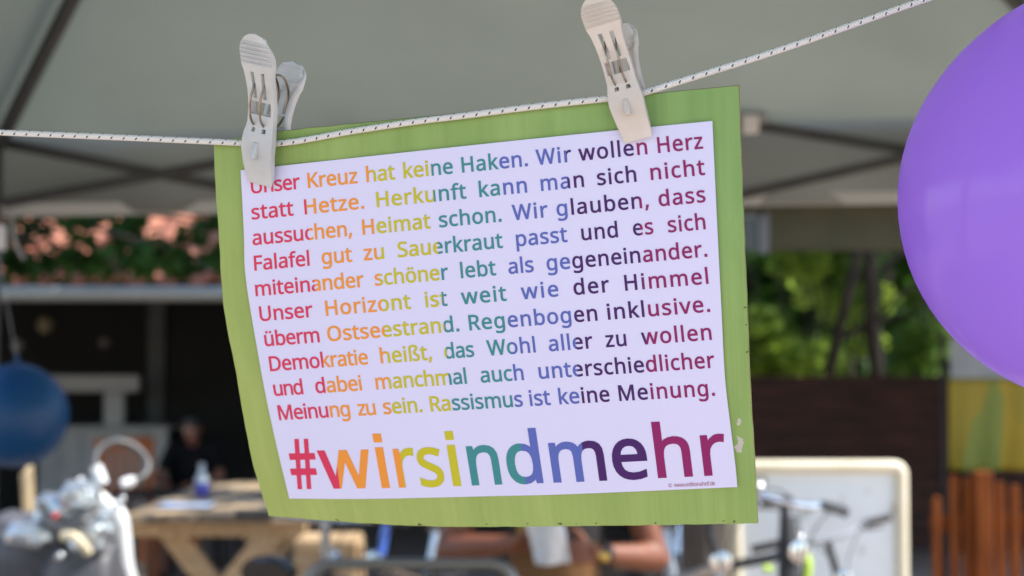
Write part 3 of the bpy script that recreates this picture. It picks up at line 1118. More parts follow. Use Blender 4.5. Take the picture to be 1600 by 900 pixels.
# ------------------------------------------------------------------ lettering
GLYPHS = {
'#': (646, '480,436 449,276 586,276 586,209 436,209 395,0 324,0 365,209 222,209 183,0 113,0 151,209 25,209 25,276 164,276 196,436 62,436 62,502 208,502 248,714 320,714 280,502 424,502 464,714 533,714 493,502 620,502 620,436|235,276 378,276 409,436 266,436'),
',': (268, '192,105 169,29 138,-52 106,-129 41,-129 60,-48 78,38 91,116 185,116'),
'.': (268, '72,54 76,85 90,106 110,117 133,121 157,117 177,106 191,85 196,54 191,23 177,2 157,-10 133,-14 110,-10 90,2 76,23'),
'D': (730, '669,364 658,254 624,163 570,92 497,41 405,10 296,0 97,0 97,714 317,714 418,704 504,674 574,625 626,556 658,470|574,361 566,448 542,517 504,570 450,607 384,630 304,637 187,637 187,77 284,77 352,81 411,95 461,117 501,148 533,189 556,237 569,295'),
'F': (519, '187,0 97,0 97,714 496,714 496,635 187,635 187,382 477,382 477,303 187,303'),
'H': (741, '643,0 553,0 553,333 187,333 187,0 97,0 97,714 187,714 187,412 553,412 553,714 643,714'),
'K': (619, '619,0 513,0 260,341 187,277 187,0 97,0 97,714 187,714 187,362 248,430 310,498 503,714 608,714 325,403'),
'M': (907, '412,0 177,626 173,626 176,575 179,507 180,433 180,0 97,0 97,714 230,714 450,129 454,129 678,714 810,714 810,0 721,0 721,439 722,508 725,573 728,625 724,625 486,0'),
'O': (781, '720,358 715,279 699,207 673,145 636,91 590,48 533,16 467,-3 391,-10 312,-3 245,16 188,48 142,91 106,145 81,208 66,280 61,359 70,462 97,551 142,624 206,679 290,713 392,725 490,714 572,679 636,625 682,551 711,462|156,358 162,274 181,203 213,145 258,103 318,77 391,68 465,77 523,103 568,146 600,203 619,274 625,358 611,478 569,569 537,603 497,627 448,641 392,646 318,637 258,611 213,569 181,512 162,442'),
'R': (622, '294,714 375,708 440,691 491,663 526,624 547,573 554,511 549,459 533,416 509,382 479,355 411,320 607,0 502,0 329,295 187,295 187,0 97,0 97,714|289,636 187,636 187,371 294,371 369,380 421,405 451,448 461,507 456,549 442,582 419,606 386,623 343,633'),
'S': (549, '502,191 494,132 471,82 433,43 382,14 320,-4 247,-10 171,-6 104,5 51,24 51,110 140,81 251,68 300,71 340,82 371,99 394,122 408,150 412,183 408,215 397,242 377,265 345,286 244,330 163,366 106,411 71,468 60,542 67,595 89,639 124,675 169,702 225,718 288,724 396,713 485,684 457,607 376,634 286,645 245,642 211,632 185,616 166,595 155,570 151,541 155,508 166,481 186,458 215,438 307,397 413,347 452,318 479,284 496,242'),
'U': (731, '640,252 632,182 610,118 572,65 518,24 449,-1 362,-10 299,-5 245,8 198,31 159,62 129,102 107,147 94,197 90,254 90,714 180,714 180,251 192,174 226,116 285,80 367,68 426,74 472,91 508,119 532,156 546,201 551,252 551,714 640,714'),
'W': (930, '917,714 727,0 636,0 497,468 485,511 474,553 465,587 461,609 457,587 450,553 439,510 427,465 292,0 201,0 12,714 106,714 217,278 228,232 237,188 245,147 251,108 257,149 266,192 277,238 289,283 415,714 508,714 639,280 652,233 663,188 671,145 678,108 686,160 698,218 713,279 823,714'),
'a': (561, '288,545 373,534 433,502 468,446 480,365 480,0 416,0 399,76 395,76 347,27 291,-1 215,-10 169,-6 128,7 94,29 68,59 51,100 46,149 62,220 109,272 189,306 303,320 394,323 394,355 387,412 365,448 330,467 283,474 203,461 132,433 105,499 188,531|314,259 229,249 175,227 147,193 137,148 144,109 164,82 196,66 235,61 297,70 348,98 382,146 393,214 393,262'),
'b': (615, '173,575 171,511 168,465 173,465 200,496 236,522 282,539 339,545 387,541 429,528 467,506 499,475 526,436 545,389 556,333 560,268 553,183 532,114 499,60 455,21 401,-2 339,-10 282,-4 236,13 200,38 173,68 166,68 148,0 85,0 85,760 173,760|324,472 273,467 234,450 206,423 187,384 176,334 173,271 173,267 181,180 205,115 252,76 326,63 389,76 433,116 460,181 469,269 460,357 433,421 388,459'),
'c': (480, '300,-10 233,-3 173,19 124,56 86,109 63,178 55,265 63,355 88,426 127,480 177,517 238,539 306,546 385,537 447,517 420,444 364,461 304,469 255,463 215,446 184,417 163,378 150,327 146,266 150,207 163,157 184,117 214,89 252,72 299,66 376,75 438,97 438,19 378,-2'),
'd': (615, '275,-10 227,-6 185,7 147,29 115,59 89,99 70,146 59,202 55,267 59,332 70,388 89,436 115,475 148,506 186,528 228,542 276,546 349,535 403,507 442,467 448,467 444,505 442,546 442,760 530,760 530,0 459,0 446,72 442,72 403,30 349,1|289,63 361,75 408,109 434,168 443,250 443,266 435,354 410,419 363,460 288,473 226,459 181,416 155,350 146,265 155,180 181,116 226,76'),
'e': (564, '292,546 356,538 410,516 454,480 486,431 506,372 513,304 513,251 146,251 159,171 192,112 246,77 317,65 407,74 489,102 489,25 408,-1 313,-10 241,-2 178,21 126,60 87,113 63,182 55,264 62,346 84,415 120,471 167,512 225,537|291,474 235,464 191,433 162,385 148,321 421,321 417,364 407,401 389,431 365,454 332,469'),
'f': (344, '332,468 197,468 197,0 109,0 109,468 15,468 15,509 109,539 109,570 114,632 129,682 155,719 189,745 232,760 283,765 341,759 387,747 364,678 327,688 284,693 246,686 218,663 202,626 197,571 197,536 332,536'),
'g': (615, '275,546 325,541 370,526 410,501 443,465 448,465 460,536 530,536 530,-9 523,-79 504,-136 471,-182 425,-214 365,-233 290,-240 183,-231 97,-206 97,-125 186,-156 295,-167 357,-157 403,-126 433,-79 443,-16 443,5 444,40 446,71 442,71 411,35 373,10 328,-5 276,-10 227,-5 183,8 146,31 113,63 70,150 55,267 70,382 113,470 146,504 183,527 226,541|287,472 245,466 210,448 183,418 163,378 150,327 146,266 155,179 182,114 227,75 289,62 359,72 385,86 407,105 435,163 444,246 444,267 440,333 427,385 406,424 376,451 336,467'),
'h': (618, '173,537 171,498 168,462 174,462 217,508 275,535 341,545 401,540 449,524 488,498 515,461 531,411 537,349 537,0 450,0 450,343 443,400 421,440 384,464 330,472 276,466 236,449 207,422 187,383 177,335 173,277 173,0 85,0 85,760 173,760'),
'i': (258, '173,536 173,0 85,0 85,536|130,737 165,723 177,706 181,681 177,656 165,639 130,625 110,628 93,639 82,656 78,681 82,706 93,723 110,734'),
'k': (534, '172,363 171,321 168,276 172,276 190,299 214,329 236,355 407,536 510,536 293,307 525,0 419,0 233,250 172,197 172,0 85,0 85,760 172,760'),
'l': (258, '173,0 85,0 85,760 173,760'),
'm': (935, '673,546 752,534 809,499 843,439 854,349 854,0 767,0 767,345 760,400 740,440 707,464 658,472 591,461 546,427 521,372 513,296 513,0 426,0 426,345 414,415 399,440 378,458 350,468 316,472 268,466 231,449 204,422 186,384 176,336 173,278 173,0 85,0 85,536 156,536 169,463 174,463 215,509 270,537 332,546 389,540 435,524 471,496 496,456 501,456 533,496 574,524 622,540'),
'n': (618, '343,546 427,534 488,499 525,439 537,349 537,0 450,0 450,343 443,400 421,440 384,464 330,472 255,459 207,422 181,361 173,278 173,0 85,0 85,536 156,536 169,463 174,463 218,509 277,537'),
'o': (605, '551,269 547,206 533,150 512,103 483,63 447,31 405,8 355,-5 301,-10 250,-5 203,8 161,31 125,63 96,103 73,150 60,206 55,269 62,351 85,419 121,474 171,513 232,538 304,546 373,538 432,513 482,474 519,419 543,351|146,269 150,210 163,159 184,118 214,88 254,69 303,63 352,69 392,88 422,118 443,159 456,210 460,269 456,328 443,378 422,418 391,447 352,466 302,472 231,458 183,418 155,354'),
'p': (615, '340,546 387,542 429,529 467,507 499,477 526,438 545,391 556,334 560,269 553,185 532,115 499,61 455,21 402,-2 339,-10 266,1 211,29 173,68 167,68 171,25 173,-20 173,-240 85,-240 85,536 157,536 169,463 173,463 211,505 265,535|324,472 275,467 237,451 208,426 189,390 177,343 173,286 173,269 176,208 187,157 206,117 234,87 274,69 326,63 371,70 406,90 434,122 453,163 465,213 469,270 460,353 433,417 388,458'),
'r': (413, '335,546 367,544 398,540 387,459 358,464 329,466 270,453 220,416 185,360 173,286 173,0 85,0 85,536 157,536 167,438 171,438 212,492 267,531 299,542'),
's': (479, '434,148 427,100 408,61 376,30 334,8 282,-5 220,-10 123,-1 52,24 52,104 129,74 222,61 280,66 319,82 342,108 349,140 338,176 298,208 217,244 128,284 95,306 71,332 56,364 51,404 65,464 106,509 171,537 252,546 343,536 423,510 393,440 322,464 246,474 198,470 163,456 142,436 135,409 148,371 191,341 273,307 360,268 392,246 415,219 429,187'),
't': (361, '264,62 305,65 339,73 339,6 299,-5 249,-10 209,-6 171,4 139,24 114,55 97,98 92,156 92,468 16,468 16,510 93,545 128,659 180,659 180,536 335,536 335,468 180,468 180,158 186,115 203,85 230,68'),
'u': (618, '533,536 533,0 461,0 448,71 444,71 400,25 341,-1 274,-10 215,-5 167,10 128,37 101,74 84,123 79,185 79,536 168,536 168,191 175,135 197,95 234,71 287,63 341,69 381,85 411,113 430,151 441,200 445,257 445,536'),
'v': (508, '203,0 0,536 94,536 208,220 225,171 241,119 251,78 255,78 266,120 283,172 300,220 414,536 508,536 304,0'),
'w': (786, '431,303 419,344 408,383 400,418 394,445 390,445 384,418 376,383 366,343 354,302 258,1 158,1 11,537 102,537 176,251 191,192 203,136 211,91 215,91 222,121 230,159 240,199 251,235 346,537 442,537 534,235 548,186 562,135 570,92 574,92 581,134 594,190 610,251 685,537 775,537 626,1 523,1'),
'z': (470, '431,0 39,0 39,58 327,468 56,468 56,536 424,536 424,470 140,68 431,68'),
'©': (832, '431,133 385,137 344,148 311,168 283,194 246,266 234,357 240,418 257,472 285,517 325,551 375,573 435,580 498,572 558,550 529,489 480,508 436,515 384,504 344,473 320,423 312,357 319,290 341,239 378,208 435,198 486,204 540,221 540,157 491,140|416,-10 339,-3 269,17 206,50 152,93 109,147 76,210 56,280 49,357 56,434 76,504 109,567 152,620 206,664 269,697 339,717 416,724 490,717 558,697 621,664 675,620 720,567 754,504 776,434 783,357 776,280 756,210 723,147 679,93 626,50 563,17 493,-3|416,43 478,49 536,66 589,94 635,131 673,178 702,231 720,291 726,357 720,420 703,479 675,532 638,579 593,617 540,646 481,665 416,671 351,665 291,648 238,620 192,582 156,536 128,483 111,423 105,357 111,294 128,235 156,181 192,135 238,97 291,67 351,49'),
'ß': (631, '522,617 518,585 508,557 473,512 431,477 396,445 382,412 389,388 414,362 470,323 532,275 572,222 582,190 586,153 580,101 562,60 534,29 497,7 452,-6 400,-10 317,-1 255,24 255,103 295,83 344,67 397,61 444,67 476,84 494,111 500,147 491,189 462,226 406,267 341,315 307,359 297,407 300,436 310,460 344,498 385,531 419,566 430,587 433,612 424,648 397,673 357,687 306,692 240,682 213,670 191,650 178,622 173,584 173,0 85,0 85,584 92,644 114,690 148,724 193,747 246,761 306,765 367,761 419,748 463,728 495,699 515,663'),
'ö': (605, '551,269 547,206 533,150 512,103 483,63 447,31 405,8 355,-5 301,-10 250,-5 203,8 161,31 125,63 96,103 73,150 60,206 55,269 62,351 85,419 121,474 171,513 232,538 304,546 373,538 432,513 482,474 519,419 543,351|146,269 150,210 163,159 184,118 214,88 254,69 303,63 352,69 392,88 422,118 443,159 456,210 460,269 456,328 443,378 422,418 391,447 352,466 302,472 231,458 183,418 155,354|163,681 166,703 177,718 210,730 243,718 253,703 257,681 253,659 243,643 210,631 177,643 166,659|351,681 354,703 365,718 397,730 430,718 441,703 444,681 441,659 430,643 397,631 365,643 354,659'),
'ü': (618, '533,536 533,0 461,0 448,71 444,71 400,25 341,-1 274,-10 215,-5 167,10 128,37 101,74 84,123 79,185 79,536 168,536 168,191 175,135 197,95 234,71 287,63 341,69 381,85 411,113 430,151 441,200 445,257 445,536|169,681 172,703 183,718 216,730 249,718 259,703 263,681 259,659 249,643 216,631 183,643 172,659|357,681 360,703 370,718 403,730 436,718 446,703 450,681 446,659 436,643 403,631 370,643 360,659'),
}

GL = {}
for k, (adv, s) in GLYPHS.items():
    lps = [[tuple(map(int, q.split(','))) for q in lp.split()] for lp in s.split('|')]
    if k in 'iöü.':                                       # square dots
        for n_, lp in enumerate(lps):
            xs, ys = [p[0] for p in lp], [p[1] for p in lp]
            if max(ys) - min(ys) < 150 and max(xs) - min(xs) < 150:
                mx_, my_, h_ = (max(xs) + min(xs)) / 2, (max(ys) + min(ys)) / 2, (max(xs) - min(xs)) * .44
                ccw = sum(lp[i - 1][0] * lp[i][1] - lp[i][0] * lp[i - 1][1] for i in range(len(lp))) > 0
                q_ = [(mx_ - h_, my_ - h_), (mx_ + h_, my_ - h_), (mx_ + h_, my_ + h_), (mx_ - h_, my_ + h_)]
                lps[n_] = q_ if ccw else q_[::-1]
    GL[k] = (adv, lps)


def embolden(loops, off):
    """push every outline outwards by off units (1000 units = 1 em)"""
    out = []
    for L in loops:
        E = []
        for i in range(len(L)):
            a, b = V(L[i]), V(L[(i + 1) % len(L)])
            d = b - a
            if d.length < 1e-6:
                continue
            d.normalize()
            E.append((a + V((-d.y, d.x)) * off, d))
        while True:
            n = len(E)
            P = []
            for i in range(n):
                (p, d), (q, e) = E[i - 1], E[i]
                c = d.x * e.y - d.y * e.x
                if abs(c) < 0.02:
                    P.append(q.copy())
                else:
                    t = ((q.x - p.x) * e.y - (q.y - p.y) * e.x) / c
                    P.append(p + d * t)
            worst, wi = -1e-6, -1
            for i in range(n):
                l = (P[(i + 1) % n] - P[i]).dot(E[i][1])
                if l < worst:
                    worst, wi = l, i
            if wi < 0 or n <= 4:
                break
            E.pop(wi)
        out.append([(p.x, p.y) for p in P])
    return out


def area(L):
    return sum(L[i - 1][0] * L[i][1] - L[i][0] * L[i - 1][1] for i in range(len(L))) / 2


# which way do outer loops run?
SGN = 1 if area(GL['l'][1][0]) > 0 else -1
BANDS = [(1, (474, 577, 674, 777, 885, 993)), (10, (513, 610, 704, 802, 905, 1012)), (12.8, (530, 630, 727, 820, 916, 1020))]


def hue(px, row):
    """position in the seven colour bands (0..7) at pixel column px of text row row"""
    e = [interp([(r_, bb[i]) for r_, bb in BANDS], row) for i in range(6)]
    tab = [(e[0] - 100, 0)] + [(e[i], i + 1) for i in range(6)] + [(e[5] + 110, 7)]
    return interp(tab, px)


def ink():
    m = bpy.data.materials.new('rainbow_printing_ink')
    m.use_nodes = True
    nt = m.node_tree
    b = nt.nodes['Principled BSDF']
    b.inputs['Roughness'].default_value = 0.5
    b.inputs['Specular IOR Level'].default_value = 0.2
    uv = nt.nodes.new('ShaderNodeUVMap')
    sx = nt.nodes.new('ShaderNodeSeparateXYZ')
    nt.links.new(uv.outputs[0], sx.inputs[0])
    rp = nt.nodes.new('ShaderNodeValToRGB')
    cr = rp.color_ramp
    cr.interpolation = 'CONSTANT'
    cols = [(0.62, 0.045, 0.11), (0.78, 0.30, 0.05), (0.52, 0.49, 0.03), (0.048, 0.25, 0.27), (0.10, 0.14, 0.46), (0.060, 0.018, 0.13), (0.25, 0.018, 0.13)]
    cr.elements[0].color = (*cols[0], 1)
    cr.elements[1].position = 1 / 7
    cr.elements[1].color = (*cols[1], 1)
    for i in range(2, 7):
        e = cr.elements.new(i / 7)
        e.color = (*cols[i], 1)
    nt.links.new(sx.outputs['X'], rp.inputs[0])
    nt.links.new(rp.outputs[0], b.inputs['Base Color'])
    return m


M_ink = ink()


def baseline(row, px):
    """pixel y of the baseline of text row `row` at column px"""
    if row > 10.5:
        return interp([(440, 763.6), (530, 762.4), (620, 761), (715, 758.2), (800, 755.2), (907, 751.6), (1035, 745.6), (1131, 741)], px)
    xl = interp([(1, 391), (5, 401), (7, 415), (10, 436)], row)
    xr = interp([(1, 1099), (10, 1117)], row)
    yl = interp(list(zip(range(1, 11), (302.6, 343, 383, 422.6, 462.6, 501.8, 541, 580, 618.6, 656.4))), row)
    yr = interp(list(zip(range(1, 11), (231.8, 273, 315.4, 357.6, 400.6, 443, 486.8, 530.6, 574.4, 618))), row)
    return yl + (yr - yl) * (px - xl) / (xr - xl)


def upslope(row, px):
    s = (px - 400) / 720
    l = interp([(1, -0.075), (4, -0.07), (6, -0.11), (8, -0.14), (10, -0.17), (12.8, -0.20)], row)
    r = interp([(1, -0.10), (10, -0.105), (12.8, -0.118)], row)
    return l + (r - l) * s


def place(row, bx, h):
    """glyph point h pixels above the baseline at column bx"""
    return bx + upslope(row, bx) * h, baseline(row, bx) - h


TEXT = MB()


def set_word(row, word, x0, x1, em, off, hs=1.0, mbs=None):
    """set a word so that its ink spans pixel columns x0..x1"""
    gl = []
    pen = 0
    for ch in word:
        adv, loops = GL[ch]
        gl.append((pen, embolden(loops, off * SGN * -1)))
        pen += adv
    ysc = 536 / (536 + off * 1.2)
    L = len(word)
    s, track, start = em / 1000 * hs, 0.0, x0

    def pts(i, q):
        po, _ = gl[i]
        bx = start + (po + q[0]) * s + i * track
        # nearer (right) letters are a little larger
        return place(row, bx, (q[1] + off * 0.25) * ysc * em / 1000 * (1 + 0.035 * (bx - 760) / 360))
    for it in range(8):
        xs = [pts(i, q)[0] for i in (0, L - 1) for lp in gl[i][1] for q in lp]
        f = [pts(0, q)[0] for lp in gl[0][1] for q in lp]
        l = [pts(L - 1, q)[0] for lp in gl[L - 1][1] for q in lp]
        lo, hi = min(f), max(l)
        start += x0 - lo
        err = (x1 - x0) - (hi - lo)
        if L > 1:
            # share the misfit between letter width and tracking
            nat = (hi - lo)
            s *= 1 + 0.45 * err / nat
            track += 0.55 * err / (L - 1)
        else:
            s *= (x1 - x0) / (hi - lo)
    for i in range(L):
        loops = gl[i][1]
        # group outer loops with their holes
        outs = [lp for lp in loops if area(lp) * SGN > 0]
        holes = [lp for lp in loops if area(lp) * SGN <= 0]
        for o_ in outs:
            xs0, xs1 = min(p[0] for p in o_), max(p[0] for p in o_)
            ys0, ys1 = min(p[1] for p in o_), max(p[1] for p in o_)
            hh = [h for h in holes if xs0 <= h[0][0] <= xs1 and ys0 <= h[0][1] <= ys1]
            poly = [[V((p[0], p[1], 0)) for p in o_]] + [[V((p[0], p[1], 0)) for p in h] for h in hh]
            flat = [p for lp in poly for p in lp]
            tris = tessellate_polygon(poly)
            vs = []
            for p in flat:
                q = pts(i, (p.x, p.y))
                w = SP(q[0], q[1], PL + 0.00022) - SL
                vs.append(w)
                mbs.uvs.append((min(0.999, max(0.001, hue(q[0] + 0.13 * (baseline(row, q[0]) - q[1]) * (1 if row > 10.5 else .6), row) / 7)), 0.5))
            mbs.add(vs, [tuple(t) for t in tris])


def text_object(name, mb, mat):
    me = bpy.data.meshes.new(name)
    me.from_pydata(mb.v, [], mb.f)
    uvl = me.uv_layers.new(name='UVMap')
    for lp in me.loops:
        uvl.data[lp.index].uv = mb.uvs[lp.vertex_index]
    me.materials.append(mat)
    # all letters face the reader
    for p in me.polygons:
        pass
    me.update()
    bm = bmesh.new()
    bm.from_mesh(me)
    for f in bm.faces:
        if f.normal.dot(f.calc_center_median() + SL - CAM) > 0:
            f.normal_flip()
    bm.to_mesh(me)
    bm.free()
    o = bpy.data.objects.new(name, me)
    COL.objects.link(o)
    o.parent = paper
    return o


ROWS = [
    [('Unser', 391, 468), ('Kreuz', 479.5, 559), ('hat', 571, 617.5), ('keine', 629, 707.5), ('Haken.', 720, 825), ('Wir', 836, 892), ('wollen', 903, 1012), ('Herz', 1026, 1099)],
    [('statt', 392.5, 459), ('Hetze.', 474.5, 569), ('Herkunft', 587, 729), ('kann', 747, 824), ('man', 844, 913), ('sich', 932.5, 995), ('nicht', 1015.5, 1102)],
    [('aussuchen,', 394.5, 550), ('Heimat', 565, 673), ('schon.', 685.5, 784), ('Wir', 799, 855), ('glauben,', 869.5, 1014), ('dass', 1029, 1102.5)],
    [('Falafel', 396, 484), ('gut', 502.5, 550.5), ('zu', 568, 600.5), ('Sauerkraut', 621, 786), ('passt', 805.5, 887), ('und', 907.5, 966), ('es', 989, 1021), ('sich', 1043, 1103)],
    [('miteinander', 398, 567.5), ('schöner', 585, 699.5), ('lebt', 718, 775.5), ('als', 794.5, 834), ('gegeneinander.', 854, 1105.5)],
    [('Unser', 404, 487.5), ('Horizont', 507, 642.5), ('ist', 663, 699.5), ('weit', 719.5, 792), ('wie', 813, 872.5), ('der', 896, 951), ('Himmel', 974.5, 1107.5)],
    [('überm', 412, 500), ('Ostseestrand.', 511, 718), ('Regenbogen', 731, 934), ('inklusive.', 947.5, 1110)],
    [('Demokratie', 419, 575), ('heißt,', 592, 675), ('das', 694, 741), ('Wohl', 759, 837.5), ('aller', 857.5, 925), ('zu', 945.5, 979.5), ('wollen', 1001, 1112.5)],
    [('und', 426, 474.5), ('dabei', 492.5, 566), ('manchmal', 585.5, 730), ('auch', 751, 819), ('unterschiedlicher', 840.5, 1115.5)],
    [('Meinung', 432.5, 548), ('zu', 558, 588), ('sein.', 598, 660.5), ('Rassismus', 670, 817), ('ist', 825.5, 861), ('keine', 871, 952.5), ('Meinung.', 965, 1117.5)],
]
EM = 33.6
for ri, words_ in enumerate(ROWS):
    mb = MB()
    mb.uvs = []
    for w, x0, x1 in words_:
        set_word(ri + 1, w, x0, x1, EM, 18, 0.91, mb)
    text_object('text_line', mb, M_ink)
mb = MB()
mb.uvs = []
for ch, x0, x1 in (('#', 451, 495.5), ('w', 494.5, 576), ('i', 581.5, 609.5), ('r', 613, 645.5), ('s', 651, 694), ('i', 694, 721), ('n', 727.5, 785), ('d', 791, 849.5),
                   ('m', 856, 949), ('e', 956, 1012), ('h', 1017, 1083), ('r', 1093, 1131)):
    set_word(12.8, ch, x0, x1, 118 if ch == 'i' else 112, 16, 1.0, mb)
text_object('hashtag', mb, M_ink)
mb = MB()
mb.uvs = []


def credit_line():
    global baseline
    old = baseline

    def bl(row, px):
        return 761.5 - 0.045 * (px - 1044) if row > 13 else old(row, px)
    baseline = bl
    set_word(13.5, '©', 1044.5, 1050, 8.0, 0, 1.0, mb)
    set_word(13.5, 'www.editionahof.de', 1053, 1117.5, 8.6, 0, 1.0, mb)
    baseline = old


credit_line()
text_object('small_print', mb, pmat('small_print_ink', (0.32, 0.09, 0.16), 0.5))

# ================================================================== THE LINE
PEG_L, PEG_R = (414, 286), (1001, 217)


def rope_depth(px, py):
    if px < 380:
        return DS(380, 224) - 0.0030 + (0.93 - DS(380, 224)) * min(1, (380 - px) / 900)
    if px > 1040:
        return DS(1040, 135) - 0.0030 + (0.03) * (px - 1040) / 700
    return DS(px, py) - 0.0030


rp_ = [V((TX0 + .05, 0.99, 1.90))]
for px, py in ((-450, 187), (-150, 200), (0, 207), (170, 214), (335, 221.5), (385, 224), (412, 225.5), (450, 222.5), (480, 218), (520, 210.5), (560, 203.5), (650, 190), (720, 181.5),
               (800, 171), (870, 162.5), (945, 154.5), (985, 150), (1012, 143), (1060, 128), (1200, 84), (1320, 43), (1440, 1), (1590, -50), (1740, -101)):
    rp_.append(atd(px, py, rope_depth(px, py)))
rp_.append(V((TX1 - .05, 0.99, 1.95)))
rpath = spline(rp_, 14)


def rope_mat():
    m = bpy.data.materials.new('white_braided_line_blue_fleck')
    m.use_nodes = True
    nt = m.node_tree
    lk = nt.links.new
    b = nt.nodes['Principled BSDF']
    b.inputs['Roughness'].default_value = 0.75
    uv = nt.nodes.new('ShaderNodeUVMap')
    sx = nt.nodes.new('ShaderNodeSeparateXYZ')
    lk(uv.outputs[0], sx.inputs[0])

    def math(op, a, c=None, d=None):
        n_ = nt.nodes.new('ShaderNodeMath')
        n_.operation = op
        for i, q in enumerate((a, c, d)):
            if q is None:
                continue
            if isinstance(q, (int, float)):
                n_.inputs[i].default_value = q
            else:
                lk(q, n_.inputs[i])
        return n_.outputs[0]
    u, v = sx.outputs['X'], sx.outputs['Y']
    fleck = math('FRACT', math('MULTIPLY_ADD', v, 1.0, math('MULTIPLY', u, 125.0)))   # one blue yarn every 8 mm
    m1 = math('LESS_THAN', fleck, 0.13)
    up = math('FRACT', math('MULTIPLY', v, 4.0))
    m2 = math('LESS_THAN', up, 0.5)
    mk = math('MULTIPLY', m1, m2)
    mx = nt.nodes.new('ShaderNodeMix')
    mx.data_type = 'RGBA'
    lk(mk, mx.inputs['Factor'])
    mx.inputs['A'].default_value = (0.80, 0.80, 0.78, 1)
    mx.inputs['B'].default_value = (0.03, 0.05, 0.09, 1)
    lk(mx.outputs['Result'], b.inputs['Base Color'])
    h1 = math('SINE', math('MULTIPLY', math('MULTIPLY_ADD', v, 6.0, math('MULTIPLY', u, 500.0)), 6.2832))
    h2 = math('SINE', math('MULTIPLY', math('MULTIPLY_ADD', v, -6.0, math('MULTIPLY', u, 500.0)), 6.2832))
    bp = nt.nodes.new('ShaderNodeBump')
    bp.inputs['Strength'].default_value = 0.5
    bp.inputs['Distance'].default_value = 0.0006
    lk(math('ADD', h1, h2), bp.inputs['Height'])
    lk(bp.outputs[0], b.inputs['Normal'])
    return m


def uv_tube(name, pts, r, n, mat):
    b = MB().tube(pts, r, n, caps=False)
    me = bpy.data.meshes.new(name)
    me.from_pydata(b.v, [], b.f)
    uvl = me.uv_layers.new(name='UVMap')
    acc = [0]
    for i in range(1, len(pts)):
        acc.append(acc[-1] + (pts[i] - pts[i - 1]).length)
    for p in me.polygons:
        p.use_smooth = True
        i, j = p.index // n, p.index % n
        quad = [(i, j), (i, j + 1), (i + 1, j + 1), (i + 1, j)]
        for li, (a, c) in zip(p.loop_indices, quad):
            uvl.data[li].uv = (acc[a], c / n)
    me.materials.append(mat)
    o = bpy.data.objects.new(name, me)
    COL.objects.link(o)
    return o


tag(uv_tube('clothes_line', rpath, 0.0019, 14, rope_mat()), 'white braided line with dark blue flecks strung across the tent front', 'line')

# ================================================================== THE CLOTHES PEGS
def lever_mesh(mirror, length=1.0):
    """one lever of a plastic peg; x across, y up the peg, z out from the middle plane (all in mm)"""
    hw = [(0, 9.0), (5, 9.6), (18, 10.6), (25, 11.2), (31, 10.6), (37, 9.4), (52, 9.1), (62, 9.3), (69, 10.0), (73, 11.2), (80, 11.4)]
    zf = [(0, 3.2), (4, 4.2), (12, 7.4), (22, 9.6), (30, 9.2), (38, 7.4), (46, 7.6), (56, 9.6), (70, 14.5), (82, 18.0), (92, 20.5)]
    cols = [-1.0, -0.999, -0.80, -0.52, -0.24, 0.24, 0.52, 0.80, 0.999, 1.0]
    rows = [0, 1.5, 4, 8, 12, 16, 20, 24, 28, 32, 32.6, 35.2, 36, 38, 43, 47, 51, 53, 57, 62, 66, 69, 72, 73]
    y = 73.0
    while y < 86.5:
        y += 0.65
        rows.append(y)
    rows += [87.5, 88.6, 89.6, 90.5, 91.2, 91.7, 92.0]
    vs, fs = [], []
    for y in rows:
        h = interp(hw, y) if y <= 80 else 11.4 * sqrt(max(0.004, 1 - ((y - 80) / 12.05) ** 2))
        z = interp(zf, y)
        fl = 4.2 if 10 < y < 78 else (4.2 * max(0, 1 - (y - 78) / 10) if y >= 78 else 4.2 * y / 10)
        for ci, c in enumerate(cols):
            zz = z
            if ci in (0, len(cols) - 1):
                zz = z - fl
            rib = 0.0
            if 74 < y < 87 and 2 <= ci <= 7:
                rib = 0.7 * (1 if int((y - 73.65) / 0.65) % 4 < 2 else -1)
            crown = 0.5 * (1 - c * c)
            vs.append((c * h, y * length, (zz + rib + crown)))
    w = len(cols)
    for j in range(len(rows) - 1):
        ym = (rows[j] + rows[j + 1]) / 2
        for i in range(w - 1):
            if i in (3, 5) and 53 < ym < 69:
                continue                                   # the two slots
            if 2 <= i <= 6 and 43 < ym < 51:
                continue                                   # the window
            if i in (3, 5) and 32.6 < ym < 35.2:
                continue                                   # the spring holes
            a = j * w + i
            fs.append((a, a + 1, a + w + 1, a + w))
    b = MB()
    b.add([V((x, yy, -z - 5.5 + 0.05 * yy if mirror else z)) * 0.001 for x, yy, z in vs], fs)
    return b


